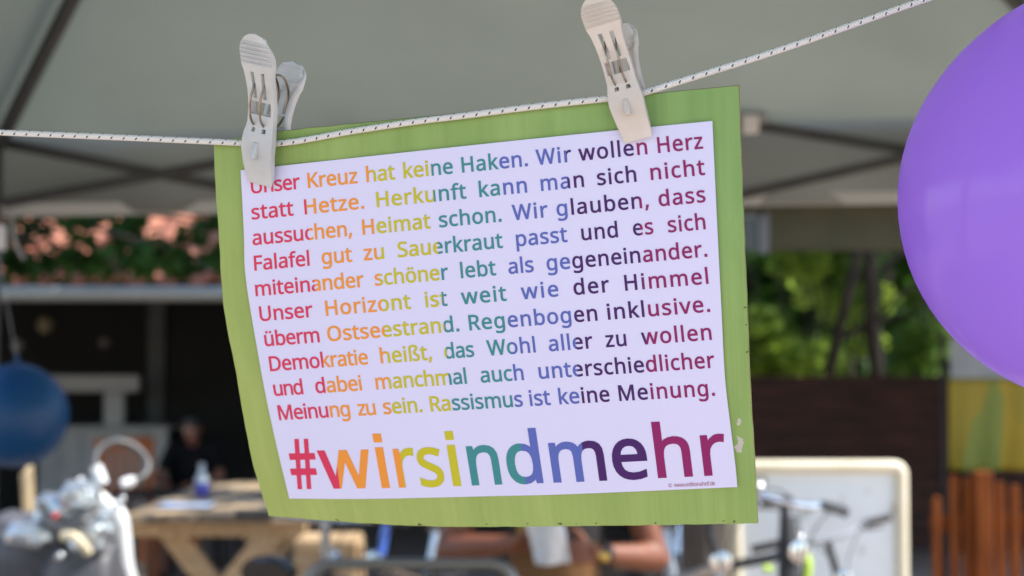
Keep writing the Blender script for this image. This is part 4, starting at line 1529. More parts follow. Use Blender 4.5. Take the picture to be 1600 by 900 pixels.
def peg(tip, top, nrm, mat, label, rear_len):
    P0 = SP(tip[0], tip[1], 0.0)
    d = DS(*tip)
    n_ = (RGT * nrm[0] + UPV * nrm[1] - FWD * -nrm[2]).normalized()
    # direction up the peg: seen along tip -> top, perpendicular to n_
    im = (RGT * (top[0] - tip[0]) - UPV * (top[1] - tip[1])) / FPX * d
    vd = ray((tip[0] + top[0]) / 2, (tip[1] + top[1]) / 2)
    k = -im.dot(n_) / vd.dot(n_)
    upd = im + vd * k
    L = upd.length
    upd.normalize()
    rt = upd.cross(n_).normalized()
    t = empty('clothes_peg', P0)
    sc = L / 0.092
    t.matrix_world = Matrix.Translation(P0 + n_ * 0.0025) @ Matrix((rt, upd, n_)).transposed().to_4x4() @ Matrix.Scale(sc, 4)
    tag(t, label, 'clothes peg', 'plastic pegs holding the sign')
    for mir in (False, True):
        b = lever_mesh(mir, rear_len if mir else 1.0)
        o = b.build('rear_lever' if mir else 'front_lever', mat, t, smooth=40)
        s = o.modifiers.new('solid', 'SOLIDIFY')
        s.thickness = 0.0022
        s.offset = 1 if False else -1
        # recalculated normals may point either way on an open sheet: fix so that +z side is outside
        me = o.data
        tot = sum(p.normal.z * p.area for p in me.polygons)
        if (tot < 0) != mir:
            me.flip_normals()
        bv = o.modifiers.new('bevel', 'BEVEL')
        bv.width = 0.0005
        bv.segments = 2
        bv.limit_method = 'ANGLE'
        bv.angle_limit = R(40)
        if not mir:
            b2 = MB()
            b2.box((0.0, 0.0215, 0.0105), (0.0035, 0.010, 0.004), Matrix.Rotation(R(-22), 3, 'X'))
            b2.build('hook_spur', mat, o, bevel=0.0006)
            b3 = MB()
            b3.box((0, 0.0395, 0.0055), (0.0125, 0.0065, 0.0022))
            b3.build('cross_web', mat, o, bevel=0.0004)
    for x in (-0.0036, 0.0036):
        pts = []
        for k_ in range(33):
            a = -1.05 + (2.1) * k_ / 32 if False else 2 * pi * k_ / 32
            pts.append(V((x + 0.0006 * sin(a), 0.0505 + 0.0168 * sin(a), 0.0142 * cos(a))))
        MB().tube(pts[:-1], 0.0007, 8, closed=True).build('spring_wire', M_spring, t)
    return t


M_spring = pmat('steel_spring_wire', (0.38, 0.33, 0.27), 0.3, metal=1.0, col2=(0.25, 0.20, 0.15), scale=300)
M_pegA = pmat('grey_white_peg_plastic', (0.60, 0.63, 0.64), 0.4, col2=(0.51, 0.54, 0.56), scale=45, transl=0.06, tcol=(0.6, 0.6, 0.6))
M_pegB = pmat('cream_white_peg_plastic', (0.68, 0.645, 0.60), 0.4, col2=(0.60, 0.565, 0.52), scale=45, transl=0.06, tcol=(0.7, 0.62, 0.5))
peg(PEG_L, (433, 54), (-0.45, -0.20, -0.87), M_pegA, 'grey white plastic peg, upright, with its rear lever showing at the right', 0.80)
peg(PEG_R, (942, -6), (-0.31, -0.20, -0.93), M_pegB, 'cream white plastic peg leaning left, clamped over the poster\'s top edge', 0.80)

# ================================================================== BALLOONS
def balloon(center, r, mat, label, hang, neck=0.13):
    t = empty('balloon', center)
    tag(t, label, 'balloon')
    prof = []
    n_ = 40
    for i in range(n_ + 1):
        a = pi * i / n_
        z = cos(a)
        rr = sin(a)
        if z > 0:                                         # the neck end is drawn out a little
            z = z * (1 + neck * z ** 3)
            rr *= 1 - neck * .77 * z ** 4
        prof.append((max(0.0005, rr * r), z * r))
    top = prof[0][1]
    b = MB().lathe(prof, n=56)
    b.build('skin', mat, t, smooth=180)
    k = MB().lathe([(0.004, top - .004), (0.0055, top + .003), (0.004, top + .008), (0.009, top + .018), (0.0085, top + .019), (0.003, top + .011)], n=16)
    k.build('knot', mat, t, smooth=180)
    MB().tube([V((0, 0, top + .008)), V(hang) - V(center)], 0.0008, 6).build('string', pmat('balloon_string', (0.45, 0.45, 0.45), 0.8), t)


def latex(name, col, tcol, mixf=0.45, rough=0.22):
    m = pmat(name, col, rough, transl=mixf, tcol=tcol, spec=0.5)
    return m


bd = 0.845
bc = atd(1741, 309, bd)
balloon(bc, 330 / FPX * bd * 0.992, latex('purple_latex', (0.50, 0.29, 1.0), (0.66, 0.46, 1.0), 0.65, 0.14), 'big purple balloon hanging from the line at the picture edge',
        atd(1740, -101, rope_depth(1740, -101)), 0.05)
bb = at(25, 650, 3.7)
balloon(bb, 80 / FPX * 3.7, latex('blue_latex', (0.002, 0.065, 0.19), (0.004, 0.12, 0.30), 0.3, 0.45), 'dark blue balloon hanging from the far left tent corner',
        V((TX0 + 0.02, TY1 - .05, lx(TX0, ZB0, ZB1))), 0.03)
# ================================================================== WHITEBOARD ON LEGS
M_cream = pmat('cream_board_frame', (0.70, 0.62, 0.44), 0.5, col2=(0.78, 0.71, 0.54), scale=4)
WY = 5.0
wb = empty('display_board', (at(1250, 560, WY).x, WY, 0))
tag(wb, 'blank smudged whiteboard in a cream frame standing behind the bicycles', 'whiteboard')
a, c = at(1150, 729, WY), at(1408, 729, WY)
zb = 0.18
xa, xc, zt = a.x - wb.location.x, c.x - wb.location.x, a.z
rr = 0.025
fp = [(xa, 0, zb), (xa, 0, zt - rr)] + [(xa + rr - rr * cos(t), 0, zt - rr + rr * sin(t)) for t in (.4, .8, 1.2)] + [(xa + rr, 0, zt), (xc - rr, 0, zt)] + \
     [(xc - rr + rr * sin(t), 0, zt - rr + rr * cos(t)) for t in (.4, .8, 1.2)] + [(xc, 0, zt - rr), (xc, 0, zb)]
MB().tube(fp, 0.0225, 14, closed=True).build('frame', M_cream, wb)
mw = bpy.data.materials.new('smudged_whiteboard')
mw.use_nodes = True
nt = mw.node_tree
pb = nt.nodes['Principled BSDF']
pb.inputs['Roughness'].default_value = 0.35
tc = nt.nodes.new('ShaderNodeTexCoord')
mp = nt.nodes.new('ShaderNodeMapping')
mp.inputs['Scale'].default_value = (1.6, 1, 0.9)
n1 = nt.nodes.new('ShaderNodeTexNoise')
n1.inputs['Scale'].default_value = 11
n1.inputs['Detail'].default_value = 2
nt.links.new(tc.outputs['Object'], mp.inputs[0])
nt.links.new(mp.outputs[0], n1.inputs['Vector'])
rp = nt.nodes.new('ShaderNodeValToRGB')
rp.color_ramp.elements[0].position = 0.0
rp.color_ramp.elements[0].color = (0.80, 0.85, 0.87, 1)
rp.color_ramp.elements[1].position = 0.60
rp.color_ramp.elements[1].color = (0.77, 0.81, 0.82, 1)
e = rp.color_ramp.elements.new(0.72)
e.color = (0.36, 0.39, 0.33, 1)
nt.links.new(n1.outputs['Fac'], rp.inputs[0])
nt.links.new(rp.outputs[0], pb.inputs['Base Color'])
MB().box(((xa + xc) / 2, 0.012, (zt + zb) / 2), (xc - xa - 0.02, 0.012, zt - zb - 0.02)).build('writing_surface', mw, wb)
for x in (xa, xc):
    MB().tube([(x, 0.0, zb), (x, -0.02, 0.0)], 0.022, 10).build('leg', M_cream, wb)
    MB().tube([(x, 0.03, zt - .1), (x, 0.5, 0.0)], 0.018, 10).build('rear_leg', M_cream, wb)

# ================================================================== PICNIC TABLE, BOTTLE, CHAIRS
M_pine = pmat('weathered_pine', (0.31, 0.20, 0.095), 0.7, col2=(0.46, 0.32, 0.18), scale=4, stretch=(9, 1.2, 9), bump=0.25)
ty0, ty1, tz = 5.75, 7.25, at(330, 803, 5.75).z
x0, x1 = at(193, 803, ty0).x, at(478, 803, ty0).x
tb = empty('picnic_table', ((x0 + x1) / 2, (ty0 + ty1) / 2, 0))
tag(tb, 'sunlit pine picnic table with crossed plank legs', 'table')
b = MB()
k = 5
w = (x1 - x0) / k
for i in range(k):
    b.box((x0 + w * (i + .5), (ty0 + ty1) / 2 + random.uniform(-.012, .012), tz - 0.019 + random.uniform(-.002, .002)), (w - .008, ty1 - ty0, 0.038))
rel(b, tb).build('tabletop', pmat('weathered_shaded_table_planks', (0.085, 0.065, 0.045), 0.75, col2=(0.40, 0.29, 0.17), scale=2.2, stretch=(3, 1.6, 3), contrast=(0.42, 0.60), bump=0.2), tb, bevel=0.004)  # dark patches paint dappled leaf shade onto the boards, together with dirt
for yy in (ty0 + 0.10, ty1 - 0.10):
    s = 1 if yy > 6 else -1
    rel(MB().box(((x0 + x1) / 2, yy, tz - 0.038 - 0.032), (x1 - x0 - .02, 0.045, 0.062)), tb).build('crossbeam', M_pine, tb, bevel=0.004)
    zt_ = tz - 0.075
    for sx, dy in ((1, 0.0), (-1, 0.046)):
        xm_ = (x0 + x1) / 2
        hw_ = (x1 - x0) * 0.30
        rel(MB().bar((xm_ + sx * hw_, yy + dy * s * -1, zt_), (xm_ - sx * hw_ * 1.5, yy + dy * s * -1, 0.0), 0.095, 0.042, up=(0, 1, 0)), tb).build('leg', M_pine, tb, bevel=0.004)
rel(MB().box(((x0 + x1) / 2, (ty0 + ty1) / 2, 0.34), (0.09, ty1 - ty0 - .2, 0.045)), tb).build('stretcher', M_pine, tb, bevel=0.004)

p = at(315, 778, 6.45)
bt = empty('bottle', (p.x, 6.45, tz))
tag(bt, 'small bottle with a dark blue lower half standing on the picnic table', 'bottle')
MB().lathe([(0.001, 0.001), (0.029, 0.001), (0.031, 0.006), (0.031, 0.062), (0.029, 0.066)], n=20).build('label_band', pmat('blue_bottle_label', (0.025, 0.03, 0.22), 0.4), bt)
MB().lathe([(0.0305, 0.0665), (0.029, 0.085), (0.014, 0.115), (0.012, 0.135)], n=20).build('glass', pmat('grey_bottle_glass', (0.33, 0.36, 0.36), 0.12, spec=0.7), bt)
MB().lathe([(0.0135, 0.1355), (0.0135, 0.15), (0.001, 0.151)], n=16).build('cap', pmat('bottle_cap_grey', (0.4, 0.4, 0.42), 0.4), bt)
p = at(290, 795, 6.0)
b = MB()
vs, fs = [], []
for j in range(9):
    for i in range(13):
        vs.append((-0.11 + .22 * i / 12, -0.08 + .16 * j / 8, 0.004 + 0.012 * abs(noise.noise(V((i * .45, j * .5, 3))))))
for j in range(8):
    for i in range(12):
        a = j * 13 + i
        fs.append((a, a + 1, a + 14, a + 13))
b.add(vs, fs)
o = b.build('napkin', pmat('blue_grey_cloth', (0.16, 0.24, 0.42), 0.8, col2=(0.30, 0.36, 0.46), scale=20), None, smooth=60, solid=0.002)
o.location = (p.x, 6.0, tz + 0.003)
tag(o, 'crumpled blue cloth lying near the edge of the picnic table', 'cloth')


def wooden_chair(px, py, y, rz, mat, label, h=0.86):
    p = at(px, py, y)
    t = empty('wooden_chair', (p.x, y, 0), (0, 0, rz))
    tag(t, label, 'chair')
    s = p.z / h
    t.scale = (1, 1, s)
    w_, d_ = 0.42, 0.42
    b = MB()
    for i in range(6):
        b.box((0, -d_ / 2 + d_ * (i + .5) / 6, 0.45), (w_, d_ / 6 - .008, 0.022))
    b.build('seat', mat, t, bevel=0.003)
    for sx in (-1, 1):
        MB().bar((sx * (w_ / 2 - .02), d_ / 2, 0), (sx * (w_ / 2 - .02), d_ / 2 + 0.07, h), 0.035, 0.03, up=(0, 1, 0)).build('rear_leg', mat, t, bevel=0.004)
        MB().bar((sx * (w_ / 2 - .02), -d_ / 2 + .02, 0), (sx * (w_ / 2 - .02), -d_ / 2 + .02, 0.438), 0.035, 0.035, up=(0, 1, 0)).build('front_leg', mat, t, bevel=0.004)
    b = MB()
    for i in range(5):
        x = -w_ / 2 + .07 + (w_ - .14) * i / 4
        b.bar((x, d_ / 2 + .035, 0.48), (x, d_ / 2 + 0.062, h - .06), 0.035, 0.012, up=(0, 1, 0))
    b.bar((-w_ / 2, d_ / 2 + .064, h - .03), (w_ / 2, d_ / 2 + .064, h - .03), 0.022, 0.07)
    b.build('backrest', mat, t, bevel=0.003)
    return t


M_pale = pmat('pale_beech', (0.55, 0.42, 0.25), 0.6, col2=(0.64, 0.52, 0.34), scale=6, stretch=(8, 8, 1))
M_slat = pmat('sun_bleached_slats', (0.34, 0.26, 0.15), 0.7, col2=(0.42, 0.33, 0.20), scale=6, stretch=(8, 8, 1))
wooden_chair(103, 745, 5.6, R(110), M_slat, 'pale wooden slat chair under the dark blue balloon, cut by the picture edge')
wooden_chair(150, 732, 6.1, R(106), M_slat, 'pale wooden slat chair between the balloon and the silver bicycle')
M_orange = pmat('orange_brown_wood', (0.26, 0.065, 0.010), 0.55, col2=(0.36, 0.10, 0.018), scale=6)
wooden_chair(237, 688, 8.6, R(50), M_orange, 'orange brown wooden chair in the porch, seen through the looped handle', 0.86)

# low pine stool behind the bicycles under the sign
p = at(515, 838, 5.4)
st = empty('wooden_stool', (p.x, 5.4, 0))
tag(st, 'pale wooden stool in the sun below the sign, behind the bicycle handlebars', 'stool')
MB().box((0, 0, p.z - .02), (0.23, 0.26, 0.04)).build('seat', M_pine, st, bevel=0.006)
MB().box((0, -.11, p.z - .085), (0.20, 0.025, 0.09)).build('apron', M_pine, st, bevel=0.004)
for sx in (-1, 1):
    for sy in (-1, 1):
        MB().bar((sx * .10, sy * .10, p.z - .04), (sx * .13, sy * .13, 0), 0.035, 0.035, up=(0, 1, 0)).build('leg', M_pine, st, bevel=0.004)

# ================================================================== BICYCLES
M_chrome = pmat('polished_alloy', (0.72, 0.73, 0.74), 0.18, metal=1.0, col2=(0.60, 0.61, 0.62), scale=30)
M_rubber = pmat('black_rubber', (0.015, 0.015, 0.016), 0.55, col2=(0.03, 0.03, 0.032), scale=20)
M_leather = pmat('black_saddle_vinyl', (0.008, 0.008, 0.009), 0.2, spec=0.4)
M_lime = pmat('lime_yellow_plastic', (0.50, 0.72, 0.05), 0.35)


def circ(cx, cz, r, n=40, y=0.0):
    return [V((cx + r * cos(2 * pi * k / n), y, cz + r * sin(2 * pi * k / n))) for k in range(n)]


def bicycle(target, Y, rz, lean, paint, label, bar='flat', scale=1.0, bar_h=1.02, anchor=None, extras=(), barmat=None, stemmat=None):
    """whole bicycle; forward is +x; the anchor point (default the bar centre) lands on pixel target at distance Y"""
    t = empty('bicycle')
    tag(t, label, 'bicycle', 'bicycles parked in front of the tent')
    RA, FA, BB = V((-0.54, 0, .335)), V((0.55, 0, .335)), V((-0.10, 0, .28))
    ST, SAD = V((-0.27, 0, .78)), V((-0.31, 0, .93))
    HT, HB = V((0.335, 0, bar_h - 0.14)), V((0.39, 0, .70))
    barc = V((0.30, 0, bar_h))
    f = MB()
    f.tube([HB + V((-.005, 0, .02)), BB], 0.020, 10)
    f.tube([HT + V((0, 0, -.03)), ST + V((.02, 0, -.08))], 0.017, 10)
    f.tube([BB, ST], 0.017, 10)
    f.tube([HB, HT], 0.023, 12)
    for s in (-1, 1):
        f.tube([BB + V((0, s * .03, 0)), RA + V((0, s * .062, 0))], 0.010, 8)
        f.tube([ST + V((0, s * .015, -.03)), RA + V((0, s * .062, 0))], 0.009, 8)
    f.build('frame', paint, t)
    f = MB()
    for s in (-1, 1):
        f.tube([HB + V((0.0, s * .02, -.01)), HB + V((.03, s * .055, -.06)), FA + V((0, s * .058, 0))], 0.012, 8)
    f.build('fork', paint, t)
    for A in (RA, FA):
        rim = MB().tube(circ(A.x, A.z, .305), 0.011, 8, closed=True).build('wheel', M_chrome, t)
        MB().tube(circ(A.x, A.z, .325), 0.0165, 10, closed=True).build('tyre', M_rubber, rim)
        sp_ = MB()
        for k in range(24):
            a = 2 * pi * k / 24
            sp_.tube([(A.x + .02 * cos(a + .4), 0.02 * (1 if k % 2 else -1), A.z + .02 * sin(a + .4)), (A.x + .30 * cos(a), 0, A.z + .30 * sin(a))], 0.0011, 5)
        sp_.build('spokes', M_chrome, rim)
        MB().tube([(A.x, -.06, A.z), (A.x, .06, A.z)], 0.017, 12).build('hub', M_chrome, rim)
        g_ = [V((A.x + .355 * cos(R(d)), 0, A.z + .355 * sin(R(d)))) for d in range(15, 176, 8)]
        m_ = MB()
        for i in range(len(g_) - 1):
            m_.bar(g_[i], g_[i + 1], 0.045, 0.003, up=(g_[i] - A))
        m_.build('mudguard', M_rubber, t)
    MB().tube([ST, SAD + V((0, 0, -.03))], 0.0135, 10).build('seat_post', M_chrome, t)
    sd = MB()
    prof = [(-.14, .075, .04), (-.10, .09, .055), (-.04, .065, .05), (.03, .038, .036), (.10, .024, .026), (.135, .012, .014)]
    vs, fs = [], []
    for x, hw_, th in prof:
        for k in range(12):
            a = 2 * pi * k / 12
            vs.append(SAD + V((x, hw_ * cos(a), th * sin(a) + .01 * (x < -.05))))
    for i in range(len(prof) - 1):
        for k in range(12):
            fs.append((i * 12 + k, i * 12 + (k + 1) % 12, (i + 1) * 12 + (k + 1) % 12, (i + 1) * 12 + k))
    fs += [tuple(range(12)), tuple(60 + k for k in reversed(range(12)))]
    sd.add(vs, fs)
    sd.build('saddle', M_leather, t, smooth=60)
    MB().tube([HT, HT + V((-.02, 0, .06)), barc + V((0, 0, -.01))], 0.0165, 10).build('stem', stemmat or M_rubber, t)
    # handlebar
    if bar == 'flat':
        pts = spline([barc + V(q) for q in ((-.07, -.30, .015), (-.045, -.20, .015), (0, -.07, 0), (0, .07, 0), (-.045, .20, .015), (-.07, .30, .015))], 5)
    elif bar == 'sweep':
        pts = spline([barc + V(q) for q in ((-.21, -.29, .06), (-.10, -.285, .07), (-.02, -.20, .06), (0, -.06, 0), (0, .06, 0), (-.02, .20, .06), (-.10, .285, .07), (-.21, .29, .06))], 5)
    else:
        pts = spline([barc + V(q) for q in ((-.15, -.05, .0), (-.17, -.14, .04), (-.08, -.22, .075), (.07, -.22, .08), (.13, -.12, .05), (.13, 0, .02),
                                            (.13, .12, .05), (.07, .22, .08), (-.08, .22, .075), (-.17, .14, .04), (-.15, .05, .0))], 5)
    hb = MB().tube(pts, 0.0125, 10).build('handlebar', barmat or M_chrome, t)
    for s in (0, -1):
        e0 = pts[0] if s == 0 else pts[-1]
        e1 = (pts[3] if s == 0 else pts[-4])
        d = (e1 - e0).normalized()
        MB().tube([e0 - d * .004, e0 + d * .12], 0.0175, 10).build('grip', M_rubber, hb)
        q = e0 + d * .14
        MB().tube([q, q + V((.05, 0, -.012)), q + V((.065, 0, -.02)) - d * .08], [.009, .007, .005], 8).build('brake_lever', M_rubber, hb)
    cb = MB()
    for s in (-1, 1):
        cb.tube(spline([barc + V((0.01, s * .16, .01)), barc + V((.12, s * .10, .02)), barc + V((.13, s * .02, -.10)), HB + V((.05, 0, .02))], 6), 0.0028, 6)
    cb.build('brake_cable', M_rubber, t)
    ck = MB()
    ck.tube(circ(BB.x, BB.z, .085, 30, .045), 0.005, 6, closed=True)
    for s in (-1, 1):
        ck.bar(BB + V((0, s * .065, 0)), BB + V((s * .12, s * .075, -.12)), 0.014, 0.022, up=(0, 1, 0))
        ck.box(BB + V((s * .12, s * .12, -.12)), (0.08, 0.09, 0.02))
    ck.tube([BB + V((0, -.07, 0)), BB + V((0, .07, 0))], 0.014, 10)
    ck.build('crankset', M_chrome, t)
    rk = MB()
    for s in (-1, 1):
        rk.tube([(-.30, s * .05, .70), (-.72, s * .06, .70)], 0.006, 6)
        rk.tube([(-.56, s * .06, .70), (RA.x, s * .065, RA.z)], 0.005, 6)
    for x in (-.36, -.48, -.60, -.72):
        rk.tube([(x, -.06, .70), (x, .06, .70)], 0.005, 6)
    rk.build('rear_rack', M_rubber, t)
    hl = MB().lathe([(0.001, .05), (.022, .045), (.033, .02), (.036, 0), (.030, -.002), (.001, -.004)], HT + V((.075, 0, -.01)), Matrix.Rotation(R(-90), 3, 'Y') @ Matrix.Rotation(pi, 3, 'Y') @ Matrix.Rotation(pi, 3, 'X') if False else Matrix.Rotation(R(-90), 3, 'Y'), 18)
    hl.build('headlamp', M_chrome, t)
    MB().ball(barc + V((-.01, -.11, .03)), (.024, .024, .017)).build('bell', M_chrome, t)
    for ex in extras:
        ex(t, barc, HT, HB)
    if lean:
        kx = 0
    a_ = barc if anchor == None else (SAD if anchor == 'saddle' else V(anchor))
    rot = Matrix.Rotation(rz, 3, 'Z') @ Matrix.Rotation(lean, 3, 'X')
    tgt = at(target[0], target[1], Y)
    w_ = rot @ a_
    s_ = tgt.z / w_.z * scale
    t.scale = (s_,) * 3
    t.rotation_euler = rot.to_euler()
    t.location = (tgt.x - w_.x * s_, tgt.y - w_.y * s_, 0)
    return t


def lime_clip(t, barc, HT, HB):
    MB().tube(spline([HT + V((.03, .03, -.03)), HT + V((.06, .04, -.02)), HT + V((.07, .05, -.06)), HT + V((.06, .05, -.13))], 4), 0.015, 8).build('lime_lock', M_lime, t)
    MB().ball(HT + V((.04, -.08, -.08)), (.012, .022, .012)).build('lime_reflector', M_lime, t)


def battery(t, barc, HT, HB):
    MB().tube([HB + V((.02, 0, .0)), HT + V((.02, 0, 0)), HT + V((-.01, 0, .09))], [.034, .034, .026], 12).build('head_bag', M_rubber, t)


# the silver bicycle on the left: looped handle, grey bags heaped over its front
M_silver = pmat('silver_white_enamel', (0.82, 0.84, 0.85), 0.2, metal=0.0, coat=0.6, col2=(0.76, 0.78, 0.80), scale=12)
M_bag = pmat('grey_bag_nylon', (0.05, 0.05, 0.058), 0.5, col2=(0.11, 0.108, 0.12), scale=9, bump=0.4, bscale=30)
M_foil = pmat('shiny_silver_bag', (0.60, 0.64, 0.67), 0.26, metal=0.75, col2=(0.45, 0.49, 0.52), scale=14, bump=0.9, bscale=16)
M_straw = pmat('pale_straw_strap', (0.72, 0.62, 0.42), 0.6)
M_greytube = pmat('grey_handle_foam', (0.055, 0.058, 0.062), 0.45)
BY = 4.35
bx = empty('cargo_bicycle', (at(150, 560, BY).x, BY, 0))
BL = V(bx.location)
tag(bx, 'silver cargo bicycle with a looped grey handle and shiny grey bags heaped on it', 'bicycle')


def bp_(px, py, dy=0.0):
    return at(px, py, BY + dy) - BL


loop = spline([bp_(152, 740, -.02), bp_(148, 716, 0), bp_(160, 698, .03), bp_(185, 690, .06), bp_(212, 700, .08), bp_(230, 722, .08), bp_(226, 742, .05), bp_(207, 752, .02), bp_(192, 757, .0)], 6)
hb = MB().tube(loop, 0.0125, 12).build('looped_handle', M_greytube, bx)
MB().tube([bp_(150, 728, -.02), bp_(155, 742, -.02), bp_(161, 756, -.02)], [.017, .019, .017], 12).build('grip', M_silver, hb)
MB().tube([bp_(190, 757, 0), bp_(200, 754, .01), bp_(210, 750, .02)], [.014, .018, .014], 12).build('grip', M_silver, hb)
fr_pts = spline([bp_(122, 752, 0), bp_(140, 768, 0), (bp_(165, 787, 0)), bp_(184, 806, 0), bp_(190, 835, 0.01), bp_(194, 880, 0.02), bp_(202, 960, 0.05), bp_(150, 1120, .05)], 6)
MB().tube(fr_pts, [0.024] * 14 + [0.028] * (len(fr_pts) - 14), 14).build('frame_tube', M_silver, bx)
MB().tube([bp_(122, 752, 0), bp_(90, 900, 0), bp_(60, 1110, 0)], 0.018, 12).build('fork', M_silver, bx)
for px, r_ in ((40, .25), (330, .25)):
    c_ = bp_(px, 560)
    c_.z = r_ + .02
    wl = MB().tube(circ(c_.x, c_.z, r_ - .02), 0.010, 8, closed=True).build('wheel', M_chrome, bx)
    MB().tube(circ(c_.x, c_.z, r_), 0.02, 10, closed=True).build('tyre', M_rubber, wl)
    sp_ = MB()
    for k in range(20):
        a = 2 * pi * k / 20
        sp_.tube([(c_.x, 0.015 * (1 if k % 2 else -1), c_.z), (c_.x + (r_ - .02) * cos(a), 0, c_.z + (r_ - .02) * sin(a))], 0.0012, 5)
    sp_.build('spokes', M_chrome, wl)
MB().tube([bp_(200, 960, .05), (bp_(330, 560).x, 0, .27)], 0.016, 10).build('chain_stay', M_silver, bx)


def lump(px, py, rx, rz_, dy, mat, name, seed, depth=None):
    """soft bag: a dented ball"""
    c_ = bp_(px, py, dy)
    k = BY / FPX
    b = MB().ball((0, 0, 0), (1, 1, 1), nu=36, nv=22)
    out = []
    for p in b.v:
        q = p.normalized()
        d_ = 1 + 0.24 * noise.noise(q * 1.7 + V((seed, 0, 0))) + 0.16 * abs(noise.noise(q * 3.1 + V((0, seed, 0)))) - 0.10 * abs(noise.noise(q * 6 + V((0, 0, seed))))
        e = 0.6
        q = V((math.copysign(abs(q.x) ** e, q.x), math.copysign(abs(q.y) ** e, q.y), math.copysign(abs(q.z) ** e, q.z)))
        out.append(V((q.x * rx * k, q.y * (depth or .12), q.z * rz_ * k)) * d_ + c_)
    b.v = out
    return b.build(name, mat, bx, smooth=180)


lump(45, 870, 75, 62, 0.02, M_bag, 'grey_bag', 1.3)
lump(135, 900, 55, 58, -0.03, M_bag, 'grey_bag', 4.7)
lump(50, 832, 34, 20, -0.10, M_foil, 'silver_bag', 2.2, .06)
lump(98, 795, 38, 24, -0.06, M_foil, 'silver_bag', 7.9, .07)
lump(125, 775, 26, 22, -0.09, M_foil, 'silver_bag', 9.1, .06)
lump(140, 838, 27, 24, -0.10, M_foil, 'silver_bag', 3.3, .06)
lump(164, 818, 18, 20, -0.08, M_foil, 'silver_bag', 5.8, .05)
MB().tube(spline([bp_(98, 838, -.20), bp_(115, 838, -.22), (bp_(128, 850, -.22)), bp_(138, 864, -.2)], 5), 0.014, 8).build('straw_strap', M_straw, bx)
MB().tube(spline([bp_(62, 782, -.1), bp_(72, 812, -.16), bp_(100, 828, -.18), bp_(130, 815, -.17), bp_(146, 790, -.1)], 6), 0.012, 8).build('bag_handle', M_greytube, bx)
MB().ball(bp_(86, 806, -.15), .010).build('red_reflector', pmat('red_reflector', (0.6, 0.05, 0.04), 0.2), bx)
MB().ball(bp_(94, 869, -.18), .013).build('metal_buckle', M_chrome, bx)
MB().ball(bp_(191, 780, -.02), .012).build('bell', M_chrome, bx)

M_blackpaint = pmat('black_bike_paint', (0.018, 0.018, 0.02), 0.25, coat=0.5)
M_bluepaint = pmat('bright_blue_bike_paint', (0.06, 0.14, 0.55), 0.3, coat=0.5)
M_greypaint = pmat('light_grey_bike_paint', (0.40, 0.42, 0.43), 0.25, metal=0.4, coat=0.4)
bicycle((434, 893), 3.9, R(84), R(2), M_blackpaint, 'black bicycle with a glossy black saddle, seen from behind below the sign\'s left corner', 'flat', anchor='saddle', stemmat=M_greypaint)
bicycle((606, 806), 4.6, R(-105), R(-6), M_blackpaint, 'dark bicycle with a bright blue handlebar stem under the middle of the sign', 'sweep', stemmat=M_bluepaint)
bicycle((1108, 800), 4.35, R(-82), R(3), M_greypaint, 'light grey bicycle with a round headlamp between the seated person and the whiteboard', 'flat')
bicycle((1228, 784), 4.45, R(-64), R(-13), M_blackpaint, 'black bicycle with a lime lock leaning in front of the whiteboard', 'flat', extras=(lime_clip, battery))
bicycle((1292, 842), 4.75, R(-84), R(12), M_blackpaint, 'dark bicycle with a pale bar tilted the other way, close against the whiteboard', 'flat', barmat=M_greypaint)

# grey tubular bicycle stand: one hoop in front of the bicycles
HY = 3.75
h0, h1 = at(478, 881, HY), at(806, 881, HY)
hs = empty('bicycle_stand', ((h0.x + h1.x) / 2, HY, 0))
tag(hs, 'grey tubular hoop stand running across below the sign', 'bicycle stand')
rr = 0.07
hx = (h1.x - h0.x) / 2
hz = h0.z
hp = [(-hx, 0, 0), (-hx, 0, hz - rr)] + [(-hx + rr - rr * cos(t), 0, hz - rr + rr * sin(t)) for t in (.3, .6, .9, 1.2)] + [(-hx + rr, 0, hz), (hx - rr, 0, hz)] + \
     [(hx - rr + rr * sin(t), 0, hz - rr + rr * cos(t)) for t in (.3, .6, .9, 1.2)] + [(hx, 0, hz - rr), (hx, 0, 0)]
MB().tube(hp, 0.015, 14).build('hoop', pmat('brushed_grey_steel', (0.22, 0.21, 0.19), 0.35, metal=0.8), hs)
MB().tube([(-hx + .02, 0, hz * .55), (hx - .02, 0, hz * .55)], 0.010, 10).build('crossbar', MATS['brushed_grey_steel'], hs)
for s in (-1, 1):
    MB().lathe([(0.001, .012), (.04, .012), (.045, .001)], (s * hx, 0, 0)).build('foot_plate', MATS['brushed_grey_steel'], hs)

# ================================================================== PEOPLE
def body_mesh(name, b, mat, parent, vox, smooth_it=6):
    o = b.build(name, mat, parent, smooth=0)
    r = o.modifiers.new('join', 'REMESH')
    r.mode = 'VOXEL'
    r.voxel_size = vox
    r.use_smooth_shade = True
    s = o.modifiers.new('soft', 'SMOOTH')
    s.iterations = smooth_it
    s.factor = 0.5
    return o


def limb3(b, pts, rs, n=14):
    P, Q = [], []
    for i in range(len(pts) - 1):
        for k in range(6):
            t = k / 6
            P.append(V(pts[i]).lerp(V(pts[i + 1]), t))
            Q.append(rs[i] + (rs[i + 1] - rs[i]) * t)
    P.append(V(pts[-1]))
    Q.append(rs[-1])
    b.tube(P, Q, n)
    for p, r in zip(pts, rs):
        b.ball(p, r * 1.0, nu=14, nv=10)


